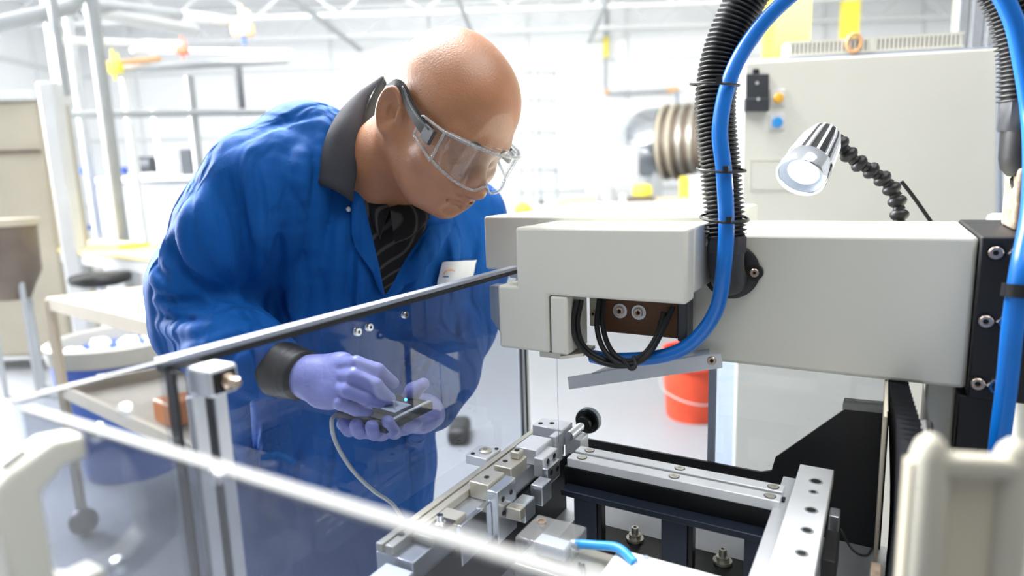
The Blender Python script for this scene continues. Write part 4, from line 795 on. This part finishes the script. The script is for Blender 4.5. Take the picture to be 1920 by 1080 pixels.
def bbox(px, w_, h_, dep, m, name, label, cat, dz=0, bo=0, rot=0):
    p = onb(px)+V(0, 0, dz)+HF*bo; c_, s_ = math.cos(rot), math.sin(rot); o = MB().obox(p+V(0, 0, h_/2+.001), (HR*c_+HF*s_)*w_/2, (HF*c_-HR*s_)*dep/2, V(0, 0, h_/2)).build(name, M[m], None, .006); return tag(o, label, cat)
bbox(1152, .94, .95, .08, 'grey', 'display_board', 'plain grey board standing on the far workbench', 'board', 0, .3)
bbox(1280, 1.05, .05, .3, 'cardboard', 'wood_board', 'pale wooden board lying on the far workbench', 'board', 0, -.15)
bbox(1195, .42, .08, .25, 'darktan', 'tray', 'brown tray on the far workbench beneath the yellow roll', 'tray', 0, -.2)
bbox(1085, .45, .10, .3, 'cardboard', 'paper_stack', 'cream paper stack left on the far workbench', 'paper', 0, -.15, .3); bbox(1040, .24, .06, .2, 'cardboard', 'paper_sheet', 'smaller cream paper bundle beside the stack on the far bench', 'paper', 0, -.3, -.4)
bbox(1299, .26, .36, .2, 'paper', 'carton', 'white carton on the pale board behind the conduit', 'carton', .052, -.15); bbox(1322, .12, .34, .2, 'black', 'toolbox', 'dark narrow toolbox right of the white carton', 'toolbox', .052, -.15)
bbox(1277, .10, .34, .2, 'yellow', 'bottle_box', 'yellow narrow box left of the white carton', 'box', .052, -.15)
p = onb(1200)+HF*-.2+V(0, 0, .082); tag(MB().lathe([(.10, 0), (.16, .02), (.17, .10), (.14, .19), (.06, .21)], p, (0, 0, 1), 24).build('tape_roll', M['yellow']), 'rounded yellow roll on the brown tray', 'roll')
p = onb(1163)+HF*-.3; tag(MB().lathe([(.05, 0), (.06, .14), (.055, .14), (.045, .01)], p, (0, 0, 1), 20).build('cup', M['paper']), 'white cup in front of the brown tray', 'cup')
p = onb(1140)+HF*.02; tag(MB().lathe([(.13, 0), (.13, .22), (.12, .22), (.12, .02)], p, (0, 0, 1), 24).build('canister', M['grey']), 'pale grey canister beside the grey board', 'canister')
p = onb(1014)+HF*-.1; mb = MB().lathe([(.05, 0), (.05, .05), (.02, .06), (.02, .12)], p, (0, 0, 1), 16); tag(mb.build('valve', M['charcoal']), 'small dark valve on the left end of the far bench', 'valve')
p = at(981, 392, d=10.4); pz_ = p[2]; tag(MB().lathe([(.10, 0), (.13, pz_*.9), (.15, pz_), (.12, pz_+.06), (.05, pz_+.10), (1e-7, pz_+.11)], p*V(1, 1, 0), (0, 0, 1), 24).build('marker_post', M['yellow']), 'yellow rounded post top left of the far bench', 'post')
# polished tank
tc_ = fr(1235, 268, 12.5); R_ = .68
t = thing('pressure_tank', 'large polished steel tank with tan rings behind the far bench', 'tank', tc_*V(1, 1, 0))
axh = nrm(HR*.85-HF*.5)
MB().lathe([(1e-7, -.80), (.25*1.6, -.70), (.56, -.52), (R_, -.25), (R_, .1)], tc_, axh, 36).build('dome', M['chrome'], t, ang=60); MB().lathe([(R_*.98, .1), (R_*.98, .9), (R_*.7, 1.05), (1e-7, 1.1)], tc_, axh, 36).build('shell', M['darktan'], t)
for h_ in (.14, .34, .54, .74): MB().lathe([(R_*.98, h_), (R_*1.06, h_), (R_*1.06, h_+.06), (R_*.98, h_+.06)], tc_, axh, 36).build('band', M['tan'] if h_ < .5 else M['steelwarm'], t)
for h_ in (-.1, .7): p = tc_+axh*h_; MB().obox(V(p[0], p[1], (p[2]-R_*.6)/2), HR*.08, HF*.4, V(0, 0, (p[2]-R_*.6)/2)).build('saddle', M['greypipe'], t)
# pipe on the back wall
t = thing('wall_pipe', 'thin bent wall pipe with a yellow sleeve', 'pipe', fr(1200, 170, 14)*V(1, 1, 0)+V(0, 0, 2))
wp = [fr(1139, -30, 14.2), fr(1137, 60, 14.2), fr(1135, 160, 14.2), fr(1138, 174, 14.2), fr(1150, 175, 14.2), fr(1270, 168, 14.2)]
MB().tube(wp, .042, 10).build('pipe', M['greypipe'], t); MB().cyl(fr(1137, 70, 14.2), fr(1136, 108, 14.2), .055, n=14).build('sleeve', M['yellow'], t); MB().cyl(fr(1250, 169.5, 14.2), fr(1272, 168, 14.2), .055, n=14).build('coupling', M['copper'], t); MB().ball(fr(1138, 173, 14.2), .065, 12).build('elbow', M['copper'], t)
MB().tube([fr(1270, 168, 14.2), fr(1268, 215, 14.2), fr(1285, 260, 14)], .04, 8).build('drop', M['bluegrey'], t)
# caged ladder
t = thing('caged_ladder', 'pale caged ladder on the back wall right of the worker', 'ladder', fr(1010, 330, 13.5)*V(1, 1, 0))
for px in (976, 1012, 1043):
    p = fr(px, 300, 13.5); MB().cyl(V(p[0], p[1], 0), V(p[0], p[1], fr(px, 135, 13.5)[2]), .028, n=8).build('rail', M['greypipe'], t)
for y in (138, 190, 250, 320): MB().tube(spline([fr(976, y, 13.5), fr(1012, y-2, 13.2), fr(1043, y, 13.5)], 6), .026, 8).build('hoop', M['greypipe'], t)
# overhead pipe frame on the left
gf = thing('pipe_frame', 'tall pale pipe frame standing left in the hall', 'frame', fr(240, 300, 6.5)*V(1, 1, 0))
def P3(px, py, d): return fr(px, py, d)
for px, d, r_, ztop in ((126, 6.0, .055, 3.4), (204, 6.0, .060, 3.2), (158, 7.4, .05, 3.6), (246, 7.2, .045, 2.7), (366, 7.2, .05, 2.7), (292, 9, .03, 2.6)):
    p = fr(px, 250, d); MB().cyl(V(p[0], p[1], 0), V(p[0], p[1], ztop), r_, n=14).build('post', M['greypipe'] if r_ > .045 else M['steelwhite'], gf)
for a_, b_, d1, d2, r_, m_ in (((165, 22), (366, 57), 6, 7.2, .06, 'steelwhite'), ((175, 12), (450, 42), 6, 9, .07, 'greypipe'), ((205, 132), (540, 112), 7, 7.6, .045, 'greypipe'), ((112, 215), (500, 210), 6.5, 7.5, .04, 'greypipe'), ((200, 120), (300, 110), 6.8, 7.2, .03, 'copper'), ((246, 94), (545, 98), 7.2, 8.5, .03, 'steelwhite'), ((110, 75), (340, 82), 6.3, 8, .03, 'steelwhite')):
    MB().cyl(fr(*a_, d1), fr(*b_, d2), r_, n=12).build('beam', M[m_], gf)
tag(MB().tube([fr(-60, 60, 5), fr(60, 32, 5.3), fr(130, 14, 5.6), fr(150, -10, 5.7)], .065, 12).build('grey_duct', M['greypipe']), 'grey round duct in the upper left corner', 'duct')
for px, py, d, s_, m_, lb in ((455, 55, 8.5, .12, 'copper', 'orange chain hoist hanging highest from the frame'), (342, 95, 7.5, .06, 'red', 'small red hoist hanging under the frame'), (214, 128, 6.8, .075, 'yellow', 'yellow trolley on the frame beam')):
    c = fr(px, py, d); t = thing('chain_hoist', lb, 'hoist', c-V(0, 0, s_))
    MB().obox(c, HR*s_*1.1, HF*s_*.7, V(0, 0, s_*.7)).build('housing', M[m_], t, s_*.25); MB().cyl(c+V(0, 0, s_*.6), c+V(0, 0, s_*2.6), s_*.18, n=8).build('chain', M[m_], t); MB().cyl(c+HR*s_*.7+V(0, 0, s_*.5), c+HR*s_*.7+V(0, 0, s_*2.0), s_*.16, n=8).build('chain', M[m_], t); MB().cyl(c-V(0, 0, s_*.6), c-V(0, 0, s_*1.6), s_*.2, n=8).build('hook_block', M['blue'] if m_ == 'copper' else M[m_], t)
p = fr(450, 160, 8); t = thing('strap', 'dark strap hanging by the worker shoulder in the background', 'strap', V(p[0], p[1], fr(452, 205, 8)[2])); MB().obox(V(p[0], p[1], (fr(450, 118, 8)[2]+fr(452, 205, 8)[2])/2), HR*.035, HF*.03, V(0, 0, (fr(450, 118, 8)[2]-fr(452, 205, 8)[2])/2)).build('band', M['charcoal'], t, .01); MB().obox(V(p[0], p[1], fr(450, 112, 8)[2]), HR*.05, HF*.05, V(0, 0, .04)).build('clip', M['greypipe'], t)
# large tan machine with white surround, far left
t = thing('large_machine', 'large tan machine enclosure at the left edge', 'machine', fr(20, 400, 5.2)*V(1, 1, 0))
a0, a1 = fr(-160, 350, 5.2), fr(92, 350, 5.2); ztp = fr(50, 192, 5.2)[2]; mid = (a0+a1)/2*V(1, 1, 0)
MB().obox(mid+V(0, 0, ztp/2+.05)+HF*.2, (a1-a0)*V(1, 1, 0)/2, HF*.2, V(0, 0, ztp/2-.05)).build('enclosure', M['tan'], t, .03); MB().obox(mid+V(0, 0, ztp+.035)+HF*.2, (a1-a0)*V(1, 1, 0)/2*1.04, HF*.24, V(0, 0, .035)).build('lid', M['steelwhite'], t, .01)
MB().obox(mid+V(0, 0, ztp*.82)-HF*.012, (a1-a0)*V(1, 1, 0)/2*.96, HF*.01, V(0, 0, .012)).build('seam', M['darktan'], t)
p = fr(118, 330, 5.0); MB().obox(V(p[0], p[1], ztp/2+.05), HR*.065, HF*.06, V(0, 0, ztp/2+.05)).build('corner_post', M['steelwhite'], t, .02)
p = fr(112, 100, 5.2); MB().obox(V(p[0]-.0, p[1], ztp+.5), HR*.03, HF*.03, V(0, 0, .45)).build('mast', M['greypipe'], t, .02)
p = fr(10, 455, 4.6); t2 = thing('drum', 'brown stained drum with rim beside the tan machine', 'drum', V(p[0], p[1], 0)); zz = fr(10, 418, 4.6)[2]; MB().lathe([(.10, zz-.55), (.19, zz-.35), (.20, zz-.04), (.21, zz)], V(p[0], p[1], 0), (0, 0, 1), 28).build('vessel', M['darktan'], t2); MB().lathe([(.215, zz-.02), (.225, zz-.02), (.225, zz+.03), (.215, zz+.03)], V(p[0], p[1], 0), (0, 0, 1), 28).build('rim', M['tan'], t2)
for k in range(3): a = k*2.1; MB().cyl(V(p[0]+.14*math.cos(a), p[1]+.14*math.sin(a), 0), V(p[0]+.14*math.cos(a), p[1]+.14*math.sin(a), zz-.38), .02, n=8).build('leg', M['greypipe'], t2)
t = thing('floor_pipe', 'pale pipe with blue collar low beside the tan machine', 'pipe', fr(60, 525, 5.6)*V(1, 1, 0)); MB().cyl(fr(-60, 522, 5.4), fr(105, 512, 5.6), .045, n=12).build('pipe', M['steelwhite'], t); MB().cyl(fr(55, 515, 5.52), fr(85, 513, 5.56), .055, n=12).build('collar', M['bluegrey'], t); MB().cyl(fr(75, 470, 5.5), fr(75, 540, 5.5), .05, n=12).build('valve', M['steelwhite'], t)
# blue machines
for px, d, lb in ((150, 7.8, 'pale and blue bench press between the frame posts'), (222, 7.4, 'blue upright press stand right of the frame post')):
    b0_ = fr(px, 430, d)*V(1, 1, 0); t = thing('press_stand', lb, 'press', b0_); hz = fr(px, 300, d)[2]
    MB().obox(b0_+V(0, 0, .4), HR*.12, HF*.15, V(0, 0, .4)).build('base', M['grey'], t, .02); MB().obox(b0_+V(0, 0, .8+(hz-.8)/2), HR*.035, HF*.05, V(0, 0, (hz-.8)/2+.05)).build('column', M['blue'], t, .01); MB().obox(b0_+V(0, 0, hz*.93)+HR*.06, HR*.12, HF*.04, V(0, 0, .04)).build('cross_head', M['blue'], t, .01)
    if px < 200: MB().obox(b0_+V(0, 0, hz*1.02)+HR*.03, HR*.05, HF*.05, V(0, 0, .08)).build('cap', M['copper'], t, .03); MB().obox(b0_+V(0, 0, 1.05), HR*.1, HF*.1, V(0, 0, .03)).build('bed', M['blue'], t, .01)
b0_ = fr(275, 310, 9.6)*V(1, 1, 0); t = thing('pump_unit', 'dark grey motor on a pale stand behind the frame', 'motor', b0_); zz = fr(275, 310, 9.6)[2]; MB().cyl(b0_+V(0, 0, zz)-HR*.1, b0_+V(0, 0, zz)+HR*.1, .13, n=18).build('motor', M['charcoal'], t); MB().obox(b0_+V(0, 0, (zz-.12)/2), HR*.2, HF*.15, V(0, 0, (zz-.12)/2)).build('stand', M['steelwhite'], t)
b0_ = fr(330, 400, 8.5)*V(1, 1, 0); t = thing('white_bench', 'white work counter behind the worker shoulder', 'counter', b0_); zz = fr(330, 335, 8.5)[2]; MB().obox(b0_+V(0, 0, zz), HR*.9, HF*.35, V(0, 0, .03)).build('top', M['steelwhite'], t, .005); MB().obox(b0_+V(0, 0, (zz-.03)/2), HR*.85, HF*.3, V(0, 0, (zz-.03)/2)).build('body', M['grey'], t); 
p = fr(351, 293, 8.5); tag(MB().obox(V(p[0], p[1], zz+.03+.18), HR*.08, HF*.05, V(0, 0, .17)).build('control_box', M['charcoal'], None, .01), 'dark control box on the white counter', 'control box')
# yellow-topped table and stool
zt_ = fr(108, 468, 5.2)[2]; q0, q1, q2 = at(104, 466, Z=zt_), at(330, 488, Z=zt_), at(178, 448, Z=zt_); ea, eb = q1-q0, q2-q0
t = thing('side_table', 'white table with pale yellow top behind the worker arm', 'table', q0*V(1, 1, 0)+(ea+eb)/2)
MB().prism([q0, q0+ea, q0+ea+eb, q0+eb], V(0, 0, -.03)).build('top', M['woodtop'], t, .004); MB().prism([q0+(ea+eb)*.02-V(0, 0, .031), q0+ea*.98+eb*.02-V(0, 0, .031), q0+(ea+eb)*.98-V(0, 0, .031), q0+eb*.98+ea*.02-V(0, 0, .031)], V(0, 0, -.08)).build('apron', M['steelwhite'], t)
for a, b in ((.03, .06), (.97, .06), (.97, .94), (.03, .94)): p = (q0+ea*a+eb*b)*V(1, 1, 0); MB().obox(p+V(0, 0, (zt_-.11)/2), HR*.025, HF*.025, V(0, 0, (zt_-.11)/2)).build('leg', M['steelwhite'], t)
p = at(252, 463, Z=zt_); tag(MB().obox(p+V(0, 0, .012), HR*.06, HF*.12, V(0, 0, .011)).build('notepad', M['yellow'], None, .003), 'bright yellow pad on the pale yellow table', 'notepad'); p = at(205, 459, Z=zt_); tag(MB().obox(p+V(0, 0, .006), HR*.16, HF*.12, V(0, 0, .005)).build('document', M['paper'], None, .002), 'white papers on the pale yellow table', 'papers')
p = fr(188, 516, 4.5); zz = p[2]; b0_ = p*V(1, 1, 0); t = thing('stool', 'round black cushioned stool before the yellow table', 'stool', b0_); MB().lathe([(.12, -.07), (.185, -.05), (.195, -.02), (.185, .005), (.15, .015), (1e-7, .018)], p, (0, 0, 1), 32).build('seat', M['stoolblack'], t, ang=70); MB().cyl(b0_+V(0, 0, .08), b0_+V(0, 0, zz-.07), .025, n=12).build('pillar', M['chrome'], t)
for k in range(5): a = k*2*math.pi/5; e_ = b0_+V(.26*math.cos(a), .26*math.sin(a), .06); MB().bar(b0_+V(0, 0, .1), e_, .035, .025).build('foot', M['black'], t); MB().ball(e_-V(0, 0, .03), .03, 10).build('caster', M['black'], t)
# cart and bin
zc = fr(92, 562, 2.6)[2]; c0_ = at(92, 562, Z=zc); c1_ = at(430, 523, Z=zc); c2_ = at(350, 624, Z=zc); ea, eb = (c1_-c0_), (c2_-c0_)
zl = at(112, 735, d=(c0_-CAM)@fw)[2]
t = thing('tool_cart', 'beige angle-iron cart with two shelves behind the worker', 'cart', (c0_+(ea+eb)/2)*V(1, 1, 0))
for a, b in ((0, 0), (1, 0), (1, 1), (0, 1)): p = (c0_+ea*a+eb*b)*V(1, 1, 0); MB().obox(p+V(0, 0, (zc+.12)/2), HR*.014, HF*.014, V(0, 0, (zc-.12)/2)).build('leg', M['cartbeige'], t); MB().ball(p+V(0, 0, .06), .058, 12).build('wheel', M['stoolblack'], t)
for z_ in (zc, zl):
    K = [c0_*V(1, 1, 0)+V(0, 0, z_)+ea*a+eb*b for a, b in ((0, 0), (1, 0), (1, 1), (0, 1))]
    for a, b in zip(K, K[1:]+K[:1]): MB().bar(a-V(0, 0, .015), b-V(0, 0, .015), .02, .05).build('rim', M['cartbeige'], t)
    MB().prism([k_-V(0, 0, .035) for k_ in K], V(0, 0, -.006)).build('tray', M['paper'] if z_ == zc else M['cartbeige'], t)
p = at(285, 775, Z=zl); p = (c0_+ea*.25+eb*.62)*V(1, 1, 0)+V(0, 0, zl-.034); tag(MB().obox(p+V(0, 0, .045), nrm(ea)*.10, nrm(eb)*.07, V(0, 0, .044)).build('parts_bin', M['orangebin'], None, .01), 'orange parts bin on the lower shelf of the cart', 'parts bin')
pb_ = fr(228, 628, 3.35); zz = pb_[2]; b0_ = pb_*V(1, 1, 0); t = thing('waste_bin', 'blue waste bin with grey bag rim behind the cart', 'bin', b0_)
Rb = .325; MB().lathe([(Rb*.74, 0), (Rb*.95, zz-.12), (Rb*.90, zz-.12), (Rb*.7, .02)], b0_, (0, 0, 1), 40).build('body', M['binblue'], t); MB().lathe([(Rb*.955, zz-.20), (Rb*.985, zz-.20), (Rb*1.0, zz-.07), (Rb*.955, zz-.07)], b0_, (0, 0, 1), 40).build('collar', M['blue'], t); MB().lathe([(Rb*.99, zz-.10), (Rb*1.03, zz-.09), (Rb*1.05, zz-.01), (Rb*1.0, zz), (Rb*.93, zz-.01), (Rb*.85, zz-.10), (1e-7, zz-.12)], b0_, (0, 0, 1), 40).build('bag_rim', M['bingrey'], t)
dr = nrm((CAM-b0_)*V(1, 1, 0)); sx_ = V(-dr[1], dr[0], 0)
sx_ = sx_ if sx_@HR > 0 else -sx_
for a, w_, m_ in ((-.30, .03, 'paper'), (.0, .09, 'green')): q_ = nrm(dr+sx_*a); MB().obox(b0_+q_*Rb*1.0+V(0, 0, zz-.135), np.cross(V(0, 0, 1), q_)*w_, q_*.004, V(0, 0, .018)).build('label', M[m_], t)
random.seed(3)
for k in range(9):
    a = k*2.4; r_ = .24*math.sqrt((k+.5)/9); c = b0_+V(r_*math.cos(a), r_*math.sin(a), zz-.065); mb = MB().ball((0, 0, 0), .05, 10, (1.3, 1.1, .75)); mb.v = [tuple(c+np.array(p)*random.uniform(.75, 1.2)) for p in mb.v]; tag(mb.build('crumpled_paper', M['paper'], smooth=False), 'crumpled white paper lying in the blue waste bin', 'paper', 'crumpled papers in the waste bin')
# bucket and small things seen past the machine
bb = at(1300, 778, Z=0); t = thing('bucket', 'orange red bucket on the floor behind the machine', 'bucket', bb); d_ = (bb-CAM)@fw; rbk = 58*d_/1200
MB().lathe([(rbk*.84, 0), (rbk*.86, .01), (rbk*1.0, .42), (rbk*.95, .42), (rbk*.8, .03)], bb, (0, 0, 1), 36).build('pail', M['orange'], t)
for h_ in (.33, .37): MB().lathe([(rbk*.97, h_), (rbk*1.05, h_), (rbk*1.05, h_+.015), (rbk*.97, h_+.015)], bb, (0, 0, 1), 36).build('rib', M['orange'], t)
MB().tube(spline([bb+HR*-rbk*1.03+V(0, 0, .36), bb-HR*rbk*1.1+V(0, 0, .2)-HF*.1, bb-HF*rbk*1.15+V(0, 0, .14), bb+HR*rbk*1.1+V(0, 0, .2)-HF*.1, bb+HR*rbk*1.03+V(0, 0, .36)], 6), .004, 6).build('handle', M['greypipe'], t)
p = at(862, 822, Z=0); tag(MB().obox(p+V(0, 0, .05), HR*.06, HF*.12, V(0, 0, .05)).build('foot_pedal', M['stoolblack'], None, .03), 'black foot pedal on the floor behind the worker', 'pedal')
p = at(984, 740, d=1.3); t = thing('profile_post', 'silver and black slotted aluminium upright behind the machine head cover', 'post', V(p[0], p[1], 0))
MB().obox(V(p[0], p[1], .655), HR*.011, HF*.011, V(0, 0, .655)).build('profile', M['alu'], t, .001)
for s_ in (-.0055, .0035): MB().obox(V(p[0], p[1], .655)+HR*(s_)-HF*.0112, HR*.0022, HF*.0006, V(0, 0, .65)).build('slot', M['black'], t)
